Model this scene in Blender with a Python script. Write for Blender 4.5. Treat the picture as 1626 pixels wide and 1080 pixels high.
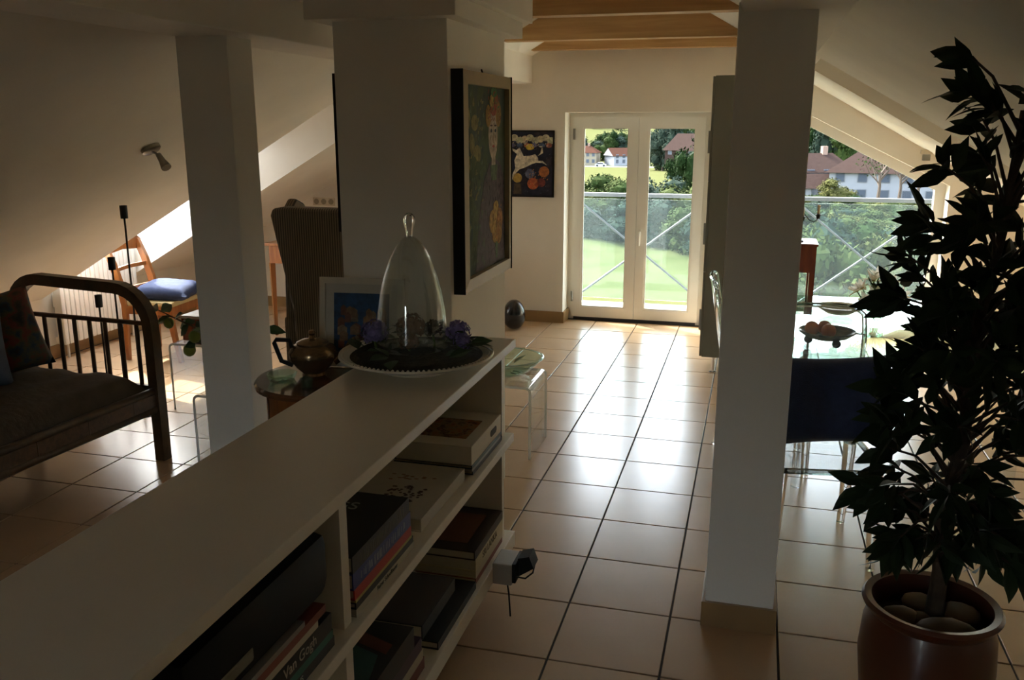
import bpy, bmesh, math, random
from mathutils import Vector, Matrix, Euler
R = math.radians
random.seed(7)
sc = bpy.context.scene
for o in list(bpy.data.objects):
    bpy.data.objects.remove(o)

# ------------------------------------------------------------------ camera
CAM_H = 1.8678
cam_d = bpy.data.cameras.new('camera')
cam_d.sensor_fit = 'HORIZONTAL'
cam_d.sensor_width = 36.0
cam_d.lens = 36.0 * 1411.08 / 1626.0
cam_d.clip_start = 0.02
cam_d.clip_end = 3000
cam = bpy.data.objects.new('camera', cam_d)
sc.collection.objects.link(cam)
cam.location = (0, 0, CAM_H)
cam.rotation_euler = (R(90 - 13.7066), 0, R(15.1777))
sc.camera = cam

# ------------------------------------------------------------------ sky, sun, exposure
world = bpy.data.worlds.new('world')
sc.world = world
world.use_nodes = True
wn = world.node_tree
wn.nodes.clear()
w_out = wn.nodes.new('ShaderNodeOutputWorld')
w_bg = wn.nodes.new('ShaderNodeBackground')
w_sky = wn.nodes.new('ShaderNodeTexSky')
w_sky.sky_type = 'NISHITA'
w_sky.sun_disc = False
w_sky.sun_elevation = R(41)
w_sky.sun_rotation = R(-52)
w_sky.air_density = 1.0
w_sky.dust_density = 3.0
w_sky.ozone_density = 1.0
w_bg.inputs['Strength'].default_value = 2.75
w_hs = wn.nodes.new('ShaderNodeHueSaturation')      # hazy, whitish summer sky
w_hs.inputs['Saturation'].default_value = 0.55
wn.links.new(w_sky.outputs[0], w_hs.inputs['Color'])
wn.links.new(w_hs.outputs[0], w_bg.inputs['Color'])
wn.links.new(w_bg.outputs[0], w_out.inputs['Surface'])

SUN_TRAVEL = Vector((0.9, -0.7, -1.0))
sun_d = bpy.data.lights.new('sun', 'SUN')
sun_d.energy = 15.0
sun_d.angle = R(0.7)
sun_d.color = (1.0, 0.95, 0.86)
sun = bpy.data.objects.new('sun', sun_d)
sc.collection.objects.link(sun)
sun.location = (-40, 30, 40)
sun.rotation_euler = SUN_TRAVEL.to_track_quat('-Z', 'Y').to_euler()

sc.view_settings.view_transform = 'Standard'
sc.view_settings.look = 'None'
sc.view_settings.exposure = 0.15
sc.view_settings.gamma = 1.0
sc.view_settings.use_curve_mapping = False
sc.cycles.max_bounces = 14
sc.cycles.diffuse_bounces = 7
sc.cycles.glossy_bounces = 5
sc.cycles.transmission_bounces = 10
sc.cycles.transparent_max_bounces = 24
sc.cycles.sample_clamp_indirect = 6.0

# ------------------------------------------------------------------ materials
def nodes(name):
    m = bpy.data.materials.new(name)
    m.use_nodes = True
    nt = m.node_tree
    return m, nt, nt.nodes['Principled BSDF'], nt.nodes['Material Output']

def mat(name, col, rough=0.6, var=0.0, scale=8.0, metal=0.0, bump=0.0, bscale=60.0, spec=0.5, stretch=None, sheen=0.0, coat=0.0):
    m, nt, b, out = nodes(name)
    b.inputs['Base Color'].default_value = (*col, 1)
    b.inputs['Roughness'].default_value = rough
    b.inputs['Metallic'].default_value = metal
    b.inputs['Specular IOR Level'].default_value = spec
    b.inputs['Coat Weight'].default_value = coat
    b.inputs['Sheen Weight'].default_value = sheen
    tc = nt.nodes.new('ShaderNodeTexCoord')
    vec = tc.outputs['Object']
    if stretch:
        mp = nt.nodes.new('ShaderNodeMapping')
        mp.inputs['Scale'].default_value = stretch
        nt.links.new(vec, mp.inputs['Vector'])
        vec = mp.outputs['Vector']
    if var > 0:
        n = nt.nodes.new('ShaderNodeTexNoise')
        n.inputs['Scale'].default_value = scale
        n.inputs['Detail'].default_value = 4
        nt.links.new(vec, n.inputs['Vector'])
        cr = nt.nodes.new('ShaderNodeValToRGB')
        cr.color_ramp.elements[0].position = 0.3
        cr.color_ramp.elements[1].position = 0.7
        cr.color_ramp.elements[0].color = (*[max(0, c * (1 - var)) for c in col], 1)
        cr.color_ramp.elements[1].color = (*[min(1, c * (1 + var)) for c in col], 1)
        nt.links.new(n.outputs['Fac'], cr.inputs['Fac'])
        nt.links.new(cr.outputs['Color'], b.inputs['Base Color'])
    if bump > 0:
        n2 = nt.nodes.new('ShaderNodeTexNoise')
        n2.inputs['Scale'].default_value = bscale
        n2.inputs['Detail'].default_value = 3
        nt.links.new(vec, n2.inputs['Vector'])
        bp = nt.nodes.new('ShaderNodeBump')
        bp.inputs['Strength'].default_value = bump
        bp.inputs['Distance'].default_value = 0.01
        nt.links.new(n2.outputs['Fac'], bp.inputs['Height'])
        nt.links.new(bp.outputs['Normal'], b.inputs['Normal'])
    return m

def wood(name, c1, c2, rough=0.4, scale=3.0, axis=(1, 14, 14), coat=0.0):
    m, nt, b, out = nodes(name)
    tc = nt.nodes.new('ShaderNodeTexCoord')
    mp = nt.nodes.new('ShaderNodeMapping')
    mp.inputs['Scale'].default_value = axis
    nt.links.new(tc.outputs['Object'], mp.inputs['Vector'])
    n = nt.nodes.new('ShaderNodeTexNoise')
    n.inputs['Scale'].default_value = scale
    n.inputs['Detail'].default_value = 6
    n.inputs['Distortion'].default_value = 0.6
    nt.links.new(mp.outputs['Vector'], n.inputs['Vector'])
    cr = nt.nodes.new('ShaderNodeValToRGB')
    cr.color_ramp.elements[0].position = 0.32
    cr.color_ramp.elements[1].position = 0.68
    cr.color_ramp.elements[0].color = (*c1, 1)
    cr.color_ramp.elements[1].color = (*c2, 1)
    nt.links.new(n.outputs['Fac'], cr.inputs['Fac'])
    nt.links.new(cr.outputs['Color'], b.inputs['Base Color'])
    b.inputs['Roughness'].default_value = rough
    b.inputs['Coat Weight'].default_value = coat
    return m

def thin_glass(name, tint=(1, 1, 1), refl=1.0, milk=0.0, ior=1.45):
    """pane or thin clear plastic: transparent body, Fresnel reflection"""
    m, nt, b, out = nodes(name)
    nt.nodes.remove(b)
    tr = nt.nodes.new('ShaderNodeBsdfTransparent')
    tr.inputs['Color'].default_value = (*tint, 1)
    gl = nt.nodes.new('ShaderNodeBsdfGlossy')
    gl.inputs['Roughness'].default_value = 0.02
    fr = nt.nodes.new('ShaderNodeFresnel')
    geo = nt.nodes.new('ShaderNodeNewGeometry')      # same index from both sides: the sheet is thin
    mi = nt.nodes.new('ShaderNodeMix')
    mi.data_type = 'FLOAT'
    mi.inputs[2].default_value = ior
    mi.inputs[3].default_value = 1.0 / ior
    nt.links.new(geo.outputs['Backfacing'], mi.inputs[0])
    nt.links.new(mi.outputs[0], fr.inputs['IOR'])
    mu = nt.nodes.new('ShaderNodeMath')
    mu.operation = 'MULTIPLY'
    mu.inputs[1].default_value = refl
    nt.links.new(fr.outputs[0], mu.inputs[0])
    mx = nt.nodes.new('ShaderNodeMixShader')
    nt.links.new(mu.outputs[0], mx.inputs[0])
    nt.links.new(tr.outputs[0], mx.inputs[1])
    nt.links.new(gl.outputs[0], mx.inputs[2])
    last = mx
    if milk > 0:
        df = nt.nodes.new('ShaderNodeBsdfDiffuse')
        df.inputs['Color'].default_value = (0.8, 0.9, 0.95, 1)
        tl = nt.nodes.new('ShaderNodeBsdfTranslucent')
        tl.inputs['Color'].default_value = (0.8, 0.9, 0.95, 1)
        a = nt.nodes.new('ShaderNodeAddShader')
        nt.links.new(df.outputs[0], a.inputs[0])
        nt.links.new(tl.outputs[0], a.inputs[1])
        m2 = nt.nodes.new('ShaderNodeMixShader')
        m2.inputs[0].default_value = milk
        nt.links.new(mx.outputs[0], m2.inputs[1])
        nt.links.new(a.outputs[0], m2.inputs[2])
        last = m2
    nt.links.new(last.outputs[0], out.inputs['Surface'])
    return m

def solid_glass(name, col=(1, 1, 1), ior=1.45, rough=0.0):
    m, nt, b, out = nodes(name)
    b.inputs['Base Color'].default_value = (*col, 1)
    b.inputs['Transmission Weight'].default_value = 1.0
    b.inputs['Roughness'].default_value = rough
    b.inputs['IOR'].default_value = ior
    return m

def stripes(name, c1, c2, scale, axis='X', rough=0.85):
    m, nt, b, out = nodes(name)
    tc = nt.nodes.new('ShaderNodeTexCoord')
    wv = nt.nodes.new('ShaderNodeTexWave')
    wv.wave_type = 'BANDS'
    wv.bands_direction = axis
    wv.inputs['Scale'].default_value = scale
    nt.links.new(tc.outputs['Object'], wv.inputs['Vector'])
    cr = nt.nodes.new('ShaderNodeValToRGB')
    cr.color_ramp.elements[0].position = 0.4
    cr.color_ramp.elements[1].position = 0.6
    cr.color_ramp.elements[0].color = (*c1, 1)
    cr.color_ramp.elements[1].color = (*c2, 1)
    nt.links.new(wv.outputs['Fac'], cr.inputs['Fac'])
    nt.links.new(cr.outputs['Color'], b.inputs['Base Color'])
    b.inputs['Roughness'].default_value = rough
    return m

def patches(name, cols, scale=9.0, rough=0.8, spec=0.3):
    """printed fabric or picture ground: patches of several colours"""
    m, nt, b, out = nodes(name)
    tc = nt.nodes.new('ShaderNodeTexCoord')
    nz = nt.nodes.new('ShaderNodeTexNoise')
    nz.inputs['Scale'].default_value = scale
    nz.inputs['Detail'].default_value = 5
    nt.links.new(tc.outputs['Object'], nz.inputs['Vector'])
    cr = nt.nodes.new('ShaderNodeValToRGB')
    el = cr.color_ramp.elements
    n = len(cols)
    el[0].position = 0.3
    el[0].color = (*cols[0], 1)
    el[1].position = 0.7
    el[1].color = (*cols[-1], 1)
    for i in range(1, n - 1):
        e = el.new(0.3 + 0.4 * i / (n - 1))
        e.color = (*cols[i], 1)
    nt.links.new(nz.outputs['Fac'], cr.inputs['Fac'])
    nt.links.new(cr.outputs['Color'], b.inputs['Base Color'])
    b.inputs['Roughness'].default_value = rough
    b.inputs['Specular IOR Level'].default_value = spec
    return m

M = {}
M['plaster'] = mat('plaster', (0.875, 0.845, 0.765), 0.9, 0.03, 3, bump=0.06, bscale=140, spec=0.2)
M['tile'] = mat('floor_tile', (0.50, 0.335, 0.195), 0.25, 0.06, 2.5, bump=0.015, bscale=30, spec=0.42)
M['grout'] = mat('grout', (0.055, 0.04, 0.03), 0.9, 0.1, 20)
M['skirt'] = mat('skirting_tile', (0.31, 0.19, 0.08), 0.35, 0.08, 6)
M['pine'] = wood('pine_beam', (0.42, 0.235, 0.085), (0.60, 0.37, 0.16), 0.55, 2.0, (0.7, 9, 9))
M['upvc'] = mat('white_window_plastic', (0.82, 0.80, 0.74), 0.35, 0.02, 5)
M['gasket'] = mat('dark_gasket', (0.05, 0.05, 0.06), 0.6)
M['pane'] = thin_glass('window_pane', (0.97, 0.99, 0.98), 0.8)
M['railglass'] = thin_glass('balustrade_glass', (0.86, 0.95, 0.95), 0.6, 0.006)
M['steel'] = mat('galvanised_steel', (0.085, 0.095, 0.115), 0.5, 0.05, 20, metal=0.0)
M['blacksteel'] = mat('dark_steel', (0.05, 0.06, 0.09), 0.4, metal=0.5)
M['chrome'] = mat('chrome', (0.8, 0.8, 0.8), 0.12, metal=1.0)
M['brushed'] = mat('brushed_nickel', (0.26, 0.25, 0.22), 0.35, metal=0.9)
M['white_lacquer'] = mat('white_lacquer', (0.78, 0.72, 0.60), 0.32, 0.02, 5)
M['cab'] = mat('grey_green_lacquer', (0.20, 0.205, 0.17), 0.5, 0.02, 6)
M['acrylic'] = thin_glass('clear_acrylic', (0.93, 0.94, 0.935), 1.0, 0.02, 1.7)
M['acrylic_edge_light'] = mat('acrylic_edge_light', (0.85, 0.88, 0.86), 0.15)  # pale colour painted in for light caught in the edges
M['glass'] = thin_glass('blown_glass', (0.94, 0.955, 0.94), 1.0, 0.012, 1.9)
M['solidglass'] = solid_glass('solid_glass')
M['greenglass'] = thin_glass('green_tinted_glass', (0.80, 0.92, 0.85), 1.0, 0.01, 1.5)
M['darkwood'] = wood('dark_stained_wood', (0.045, 0.022, 0.012), (0.10, 0.05, 0.025), 0.35, 3, coat=0.2)
M['bamboo'] = wood('dark_bamboo', (0.0303, 0.0154, 0.0055), (0.0770, 0.0413, 0.0154), 0.38, 4, (3, 3, 3))
M['cherry'] = wood('cherry_wood', (0.26, 0.085, 0.022), (0.40, 0.15, 0.04), 0.3, 3, (8, 8, 1.2), coat=0.3)
M['mahogany'] = wood('mahogany', (0.14, 0.03, 0.014), (0.25, 0.065, 0.026), 0.25, 3, (8, 8, 1.2), coat=0.3)
M['tablewood'] = wood('polished_table_wood', (0.07, 0.028, 0.012), (0.16, 0.06, 0.022), 0.16, 3, (3, 10, 3), coat=0.5)
M['black'] = mat('black', (0.010, 0.010, 0.010), 0.6, spec=0.2)
M['iron'] = mat('wrought_iron', (0.015, 0.014, 0.013), 0.55, metal=0.3)
M['stone'] = mat('black_polished_stone', (0.012, 0.012, 0.013), 0.18, coat=0.4)
M['terracotta'] = mat('glazed_terracotta', (0.085, 0.024, 0.011), 0.32, 0.12, 6, coat=0.2)
M['soil'] = mat('soil', (0.035, 0.022, 0.014), 0.95, 0.3, 30, bump=0.6, bscale=50)
M['pebble'] = mat('brown_pebble', (0.16, 0.11, 0.06), 0.6, 0.15, 12)
M['bark'] = mat('bark', (0.06, 0.04, 0.025), 0.9, 0.3, 25, bump=0.4, bscale=60)
M['leaf'] = mat('glossy_leaf', (0.015, 0.030, 0.009), 0.55, 0.25, 4, spec=0.2)
M['leaf2'] = mat('citrus_leaf', (0.035, 0.085, 0.025), 0.4, 0.2, 6)
M['leaf3'] = mat('dark_ivy_leaf', (0.03, 0.07, 0.02), 0.5, 0.2, 6)
M['lime'] = mat('green_fruit', (0.16, 0.20, 0.03), 0.5, 0.15, 18, bump=0.2)
M['orange'] = mat('orange_peel', (0.62, 0.19, 0.025), 0.5, 0.1, 20, bump=0.25, bscale=120)
M['navy'] = mat('navy_fabric', (0.016, 0.028, 0.085), 0.9, 0.15, 30, bump=0.3, bscale=200, sheen=0.15)
M['blueseat'] = mat('blue_cushion_cloth', (0.035, 0.055, 0.14), 0.9, 0.15, 30, bump=0.3, bscale=200)
M['cream_uph'] = mat('cream_upholstery', (0.62, 0.50, 0.26), 0.85, 0.05, 20)
M['mattress'] = mat('olive_brown_cover', (0.075, 0.058, 0.038), 0.9, 0.2, 12, bump=0.4, bscale=25, stretch=(1, 1, 1))
M['bluegrey'] = mat('blue_grey_cushion', (0.10, 0.13, 0.18), 0.9, 0.1, 20)
M['floral'] = patches('floral_cushion', [(0.02, 0.018, 0.015), (0.05, 0.035, 0.02), (0.13, 0.03, 0.02), (0.07, 0.06, 0.03), (0.02, 0.04, 0.06), (0.03, 0.025, 0.02)], 11)
M['wingstripe'] = stripes('charcoal_beige_stripe', (0.045, 0.036, 0.027), (0.175, 0.145, 0.10), 19.0, 'X')
M['radiator'] = mat('radiator_enamel', (0.83, 0.81, 0.74), 0.35)
M['switchwhite'] = mat('socket_plastic', (0.62, 0.55, 0.42), 0.4)
M['cream'] = mat('cream_ceramic', (0.70, 0.64, 0.50), 0.3, 0.04, 10, coat=0.3)
M['moss'] = mat('dried_moss', (0.035, 0.032, 0.018), 0.95, 0.4, 30, bump=0.8, bscale=60)
M['purple'] = mat('purple_petals', (0.20, 0.165, 0.36), 0.8, 0.3, 25)
M['dried'] = mat('dried_flowers', (0.20, 0.10, 0.05), 0.9, 0.4, 30)
M['petal'] = mat('white_petals', (0.86, 0.82, 0.70), 0.7, 0.05, 10)
nt_ = M['petal'].node_tree
tl_ = nt_.nodes.new('ShaderNodeBsdfTranslucent')
tl_.inputs['Color'].default_value = (0.95, 0.93, 0.86, 1)
mx_ = nt_.nodes.new('ShaderNodeMixShader')
mx_.inputs[0].default_value = 0.8
nt_.links.new(nt_.nodes['Principled BSDF'].outputs[0], mx_.inputs[1])
nt_.links.new(tl_.outputs[0], mx_.inputs[2])
nt_.links.new(mx_.outputs[0], nt_.nodes['Material Output'].inputs['Surface'])
M['rimglass'] = solid_glass('dark_refraction_rim', (0.42, 0.47, 0.47), 1.49)  # grey tint paints in the dark refraction lines of clear acrylic
M['stem'] = mat('green_stem', (0.10, 0.18, 0.05), 0.6, 0.1, 10)
M['wax'] = mat('candle_wax', (0.62, 0.52, 0.36), 0.6)
M['silver'] = mat('tarnished_lustre', (0.30, 0.20, 0.11), 0.2, 0.3, 9, metal=0.75)
M['adapter'] = mat('grey_plastic', (0.36, 0.34, 0.29), 0.5)
M['bookpaper'] = mat('book_paper', (0.55, 0.49, 0.37), 0.9, 0.08, 60, stretch=(1, 1, 30))
def plain(name, c, r=0.5, v=0.04):
    if name not in M:
        M[name] = mat(name, c, r, v, 12)
    return M[name]

# ------------------------------------------------------------------ mesh builder
class MB:
    def __init__(s):
        s.v = []
        s.f = []
    def add(s, vs, fs):
        n = len(s.v)
        s.v += [tuple(v) for v in vs]
        s.f += [tuple(i + n for i in f) for f in fs]
        return s
    def box(s, x0, x1, y0, y1, z0, z1, bev=0.0):
        if bev <= 0:
            return s.add([(x0, y0, z0), (x1, y0, z0), (x1, y1, z0), (x0, y1, z0), (x0, y0, z1), (x1, y0, z1), (x1, y1, z1), (x0, y1, z1)],
                         [(0, 3, 2, 1), (4, 5, 6, 7), (0, 1, 5, 4), (1, 2, 6, 5), (2, 3, 7, 6), (3, 0, 4, 7)])
        bm = bmesh.new()
        bmesh.ops.create_cube(bm, size=1)
        for v in bm.verts:
            v.co = Vector(((x0 + x1) / 2 + v.co.x * (x1 - x0), (y0 + y1) / 2 + v.co.y * (y1 - y0), (z0 + z1) / 2 + v.co.z * (z1 - z0)))
        bmesh.ops.bevel(bm, geom=list(bm.edges), offset=bev, segments=2, profile=0.6, affect='EDGES')
        return s.bm(bm)
    def bm(s, bm):
        bm.verts.index_update()
        s.add([v.co[:] for v in bm.verts], [[v.index for v in f.verts] for f in bm.faces])
        bm.free()
        return s
    def prism(s, poly, a, b, axis='Y'):
        """polygon (two coordinates) extruded from a to b along axis. axis Y: poly = (x, z); X: (y, z); Z: (x, y)"""
        def P(p, t):
            return {'Y': (p[0], t, p[1]), 'X': (t, p[0], p[1]), 'Z': (p[0], p[1], t)}[axis]
        n = len(poly)
        vs = [P(p, a) for p in poly] + [P(p, b) for p in poly]
        fs = [tuple(range(n)), tuple(range(2 * n - 1, n - 1, -1))]
        fs += [(i, i + n, (i + 1) % n + n, (i + 1) % n) for i in range(n)]
        return s.add(vs, fs)
    def tube(s, pts, r, seg=8, cap=True, closed=False):
        pts = [Vector(p) for p in pts]
        n = len(pts)
        rr = r if isinstance(r, (list, tuple)) else [r] * n
        base = len(s.v)
        up = None
        for i, p in enumerate(pts):
            a = pts[i - 1] if (i > 0 or closed) else p
            b = pts[(i + 1) % n] if (i < n - 1 or closed) else p
            d = (b - a)
            if d.length < 1e-9:
                d = Vector((0, 0, 1))
            d.normalize()
            if up is None:
                up = Vector((0, 0, 1)) if abs(d.z) < 0.9 else Vector((1, 0, 0))
            sd = d.cross(up)
            if sd.length < 1e-6:
                sd = d.cross(Vector((0, 1, 0)))
            sd.normalize()
            up = sd.cross(d).normalized()
            for k in range(seg):
                t = 2 * math.pi * k / seg
                s.v.append(tuple(p + (sd * math.cos(t) + up * math.sin(t)) * rr[i]))
        m = n if closed else n - 1
        for i in range(m):
            j = (i + 1) % n
            for k in range(seg):
                k2 = (k + 1) % seg
                s.f.append((base + i * seg + k, base + i * seg + k2, base + j * seg + k2, base + j * seg + k))
        if cap and not closed:
            s.f.append(tuple(base + k for k in range(seg - 1, -1, -1)))
            s.f.append(tuple(base + (n - 1) * seg + k for k in range(seg)))
        return s
    def bar(s, pts, w, h, side=(0, 1, 0), cap=True):
        """rectangular section along a polyline; side = direction of width w"""
        pts = [Vector(p) for p in pts]
        n = len(pts)
        base = len(s.v)
        sd = Vector(side).normalized()
        for i, p in enumerate(pts):
            a = pts[max(i - 1, 0)]
            b = pts[min(i + 1, n - 1)]
            d = (b - a).normalized()
            up = sd.cross(d).normalized()
            hh = h[i] if isinstance(h, (list, tuple)) else h
            for u, q in ((-1, -1), (1, -1), (1, 1), (-1, 1)):
                s.v.append(tuple(p + sd * u * w / 2 + up * q * hh / 2))
        for i in range(n - 1):
            for k in range(4):
                k2 = (k + 1) % 4
                s.f.append((base + i * 4 + k, base + i * 4 + k2, base + (i + 1) * 4 + k2, base + (i + 1) * 4 + k))
        s.f.append((base + 3, base + 2, base + 1, base))
        e = base + (n - 1) * 4
        s.f.append((e, e + 1, e + 2, e + 3))
        return s
    def lathe(s, prof, c=(0, 0, 0), seg=32, closed=False):
        """prof: list of (radius, z)"""
        base = len(s.v)
        n = len(prof)
        for r, z in prof:
            for k in range(seg):
                t = 2 * math.pi * k / seg
                s.v.append((c[0] + r * math.cos(t), c[1] + r * math.sin(t), c[2] + z))
        for i in range(n if closed else n - 1):
            j = (i + 1) % n
            for k in range(seg):
                k2 = (k + 1) % seg
                s.f.append((base + i * seg + k, base + i * seg + k2, base + j * seg + k2, base + j * seg + k))
        if not closed:
            if prof[0][0] > 1e-4:
                s.f.append(tuple(base + k for k in range(seg - 1, -1, -1)))
            if prof[-1][0] > 1e-4:
                s.f.append(tuple(base + (n - 1) * seg + k for k in range(seg)))
        return s
    def ball(s, c, r, sub=2, noise=0.0, scale=(1, 1, 1), seed=0):
        bm = bmesh.new()
        bmesh.ops.create_icosphere(bm, subdivisions=sub, radius=1)
        rn = random.Random(seed)
        for v in bm.verts:
            k = 1 + noise * (rn.random() - 0.5) * 2
            v.co = Vector((c[0] + v.co.x * r * scale[0] * k, c[1] + v.co.y * r * scale[1] * k, c[2] + v.co.z * r * scale[2] * k))
        return s.bm(bm)
    def mesh(s, name, smooth=False, angle=40):
        me = bpy.data.meshes.new(name)
        me.from_pydata(s.v, [], s.f)
        me.validate()
        bm = bmesh.new()
        bm.from_mesh(me)
        bmesh.ops.recalc_face_normals(bm, faces=bm.faces)
        bm.to_mesh(me)
        bm.free()
        if smooth:
            for p in me.polygons:
                p.use_smooth = True
            me.set_sharp_from_angle(angle=R(angle))
        me.update()
        return me
    def build(s, name, material, parent=None, smooth=False, angle=40, label=None):
        me = s.mesh(name, smooth, angle)
        me.materials.append(M[material] if isinstance(material, str) else material)
        o = bpy.data.objects.new(name, me)
        sc.collection.objects.link(o)
        if parent is not None:
            o.parent = parent
        if label:
            o['label'] = label
        return o

def tag(o, label, cat=None, group=None, kind=None):
    o['label'] = label
    if cat:
        o['category'] = cat
    if group:
        o['group'] = group
    if kind:
        o['kind'] = kind
    return o

def empty(name, label, cat, loc=(0, 0, 0), rz=0.0, group=None, kind=None):
    o = bpy.data.objects.new(name, None)
    sc.collection.objects.link(o)
    o.location = loc
    o.rotation_euler = (0, 0, rz)
    o.empty_display_size = 0.1
    return tag(o, label, cat, group, kind)

def inst(src, name, parent=None, loc=(0, 0, 0), rot=(0, 0, 0), scale=(1, 1, 1)):
    o = src.copy()
    o.name = name
    sc.collection.objects.link(o)
    o.parent = parent
    o.location = loc
    o.rotation_euler = rot
    o.scale = scale
    return o

def copy_tree(root, loc, rz=0.0, label=None, scale=None):
    r = root.copy()
    sc.collection.objects.link(r)
    r.location = loc
    r.rotation_euler = (0, 0, rz)
    if scale:
        r.scale = scale
    if label:
        r['label'] = label
    for ch in list(root.children):
        c = ch.copy()
        sc.collection.objects.link(c)
        c.parent = r
        for g in list(ch.children):
            d = g.copy()
            sc.collection.objects.link(d)
            d.parent = c
    return r

def text(body, size, parent, material, loc, rot, name='lettering', extrude=0.0004):
    cu = bpy.data.curves.new(name, 'FONT')
    cu.body = body
    cu.size = size
    cu.extrude = extrude
    cu.align_x = 'CENTER'
    cu.align_y = 'CENTER'
    cu.materials.append(M[material] if isinstance(material, str) else material)
    t_ = bpy.data.objects.new(name, cu)
    sc.collection.objects.link(t_)
    me = bpy.data.meshes.new_from_object(t_)
    bpy.data.objects.remove(t_)
    me.materials.clear()
    me.materials.append(M[material] if isinstance(material, str) else material)
    o = bpy.data.objects.new(name, me)
    sc.collection.objects.link(o)
    o.parent = parent
    o.location = loc
    o.rotation_euler = rot
    return o

def arc(c, r, a0, a1, n, plane='XZ', y=0):
    out = []
    for i in range(n + 1):
        t = R(a0 + (a1 - a0) * i / n)
        p = (c[0] + r * math.cos(t), c[1] + r * math.sin(t))
        out.append((p[0], y, p[1]) if plane == 'XZ' else (p[0], p[1], y))
    return out

def rounded_rect(x0, x1, y0, y1, r, n=4):
    pts = []
    for cx, cy, a in ((x1 - r, y1 - r, 0), (x0 + r, y1 - r, 90), (x0 + r, y0 + r, 180), (x1 - r, y0 + r, 270)):
        for i in range(n + 1):
            t = R(a + 90 * i / n)
            pts.append((cx + r * math.cos(t), cy + r * math.sin(t)))
    return pts

def pillow(w, h, t, n=12, seed=1, crumple=0.012):
    """soft square cushion lying in its own XY plane, thickness along Z"""
    rn = random.Random(seed)
    mb = MB()
    for side in (1, -1):
        base = len(mb.v)
        for i in range(n + 1):
            for j in range(n + 1):
                u = i / n * 2 - 1
                v = j / n * 2 - 1
                k = max(0, (1 - u ** 4)) * max(0, (1 - v ** 4))
                pin = 1 - 0.10 * (1 - abs(u)) * 0 - 0.06 * (v * v) * (1 - u * u) * 0
                x = u * w / 2 * (1 - 0.07 * (1 - v * v) * abs(u) ** 3)
                y = v * h / 2 * (1 - 0.07 * (1 - u * u) * abs(v) ** 3)
                z = side * t / 2 * k ** 0.55 + (rn.random() - 0.5) * crumple * k
                mb.v.append((x, y, z))
        for i in range(n):
            for j in range(n):
                a = base + i * (n + 1) + j
                mb.f.append((a, a + 1, a + n + 2, a + n + 1) if side < 0 else (a, a + n + 1, a + n + 2, a + 1))
    bm = bmesh.new()
    me = bpy.data.meshes.new('tmp')
    me.from_pydata(mb.v, [], mb.f)
    bm.from_mesh(me)
    bmesh.ops.remove_doubles(bm, verts=bm.verts, dist=0.0015)
    out = MB().bm(bm)
    bpy.data.meshes.remove(me)
    return out

def leaf_shape(L=1.0, W=0.3, droop=0.15, fold=0.08):
    """pointed leaf from the origin along +X, 10 quads"""
    mb = MB()
    prof = [(0, 0.02), (0.18, 0.55), (0.4, 1.0), (0.62, 0.85), (0.82, 0.45), (1.0, 0.02)]
    for t, k in prof:
        z = -droop * t * t * L
        mb.v += [(t * L, -W / 2 * k, z + fold * W * k), (t * L, 0, z), (t * L, W / 2 * k, z + fold * W * k)]
    for i in range(len(prof) - 1):
        a = i * 3
        mb.f += [(a, a + 3, a + 4, a + 1), (a + 1, a + 4, a + 5, a + 2)]
    return mb

def project(x, y, z):
    ya, pi = R(15.1777), R(13.7066)
    w = Vector((-math.sin(ya) * math.cos(pi), math.cos(ya) * math.cos(pi), -math.sin(pi)))
    r = Vector((math.cos(ya), math.sin(ya), 0))
    u = r.cross(w)
    v = Vector((x, y, z - CAM_H))
    d = v.dot(w)
    if d < 0.05:
        return None
    return 813 + 1411.08 * v.dot(r) / d, 540 - 1411.08 * v.dot(u) / d

# ================================================================== the room
XL, XR = -5.45, 3.10          # knee walls
Y0, YB = -1.6, 8.19           # wall behind the camera, back wall
YO = 8.60                     # outer face of back wall
RIDGE = -1.05
def fl(x): return 2.25 + 0.573 * (x + 2.4)
def fr(x): return 2.25 - 0.573 * (x - 0.3)
YR0, YR1 = 5.75, 6.78         # roof window recesses on both slopes

# floor: grout bed and tiles laid on it
floor = MB().box(XL - 0.15, XR + 0.15, Y0 - 0.1, YO, -0.2, -0.006).build('floor', 'grout')
tag(floor, 'floor of square beige ceramic tiles with thin dark grout', kind='structure')
T = 0.4
tm = MB()
h = 0.196
c = 0.0016
tm.v = [(-h, -h, -0.006), (h, -h, -0.006), (h, h, -0.006), (-h, h, -0.006),
        (-h, -h, -c), (h, -h, -c), (h, h, -c), (-h, h, -c),
        (-h + c, -h + c, 0), (h - c, -h + c, 0), (h - c, h - c, 0), (-h + c, h - c, 0)]
tm.f = [(0, 1, 5, 4), (1, 2, 6, 5), (2, 3, 7, 6), (3, 0, 4, 7), (4, 5, 9, 8), (5, 6, 10, 9), (6, 7, 11, 10), (7, 4, 8, 11), (8, 9, 10, 11)]
tile_src = None
GX, GY = -1.019, 4.361
spots = []
for i in range(-12, 12):
    for j in range(-16, 12):
        cx = GX + (i + 0.5) * T
        off = 0.09 if cx < -2.219 else 0.0
        cy = GY + (j + 0.5) * T + off
        if cx < XL + 0.1 or cx > XR or cy < Y0 + 0.2 or cy > YO - 0.15:
            continue
        best = None
        for dx in (-0.2, 0, 0.2):
            for dy in (-0.2, 0, 0.2):
                p = project(cx + dx, cy + dy, 0)
                if p and -5 < p[0] < 1631 and 0 < p[1] < 1085:
                    best = p
        spots.append((best is not None, math.hypot(cx, cy), cx, cy))
spots.sort(key=lambda s: (not s[0], s[1]))
rest = MB()
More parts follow.
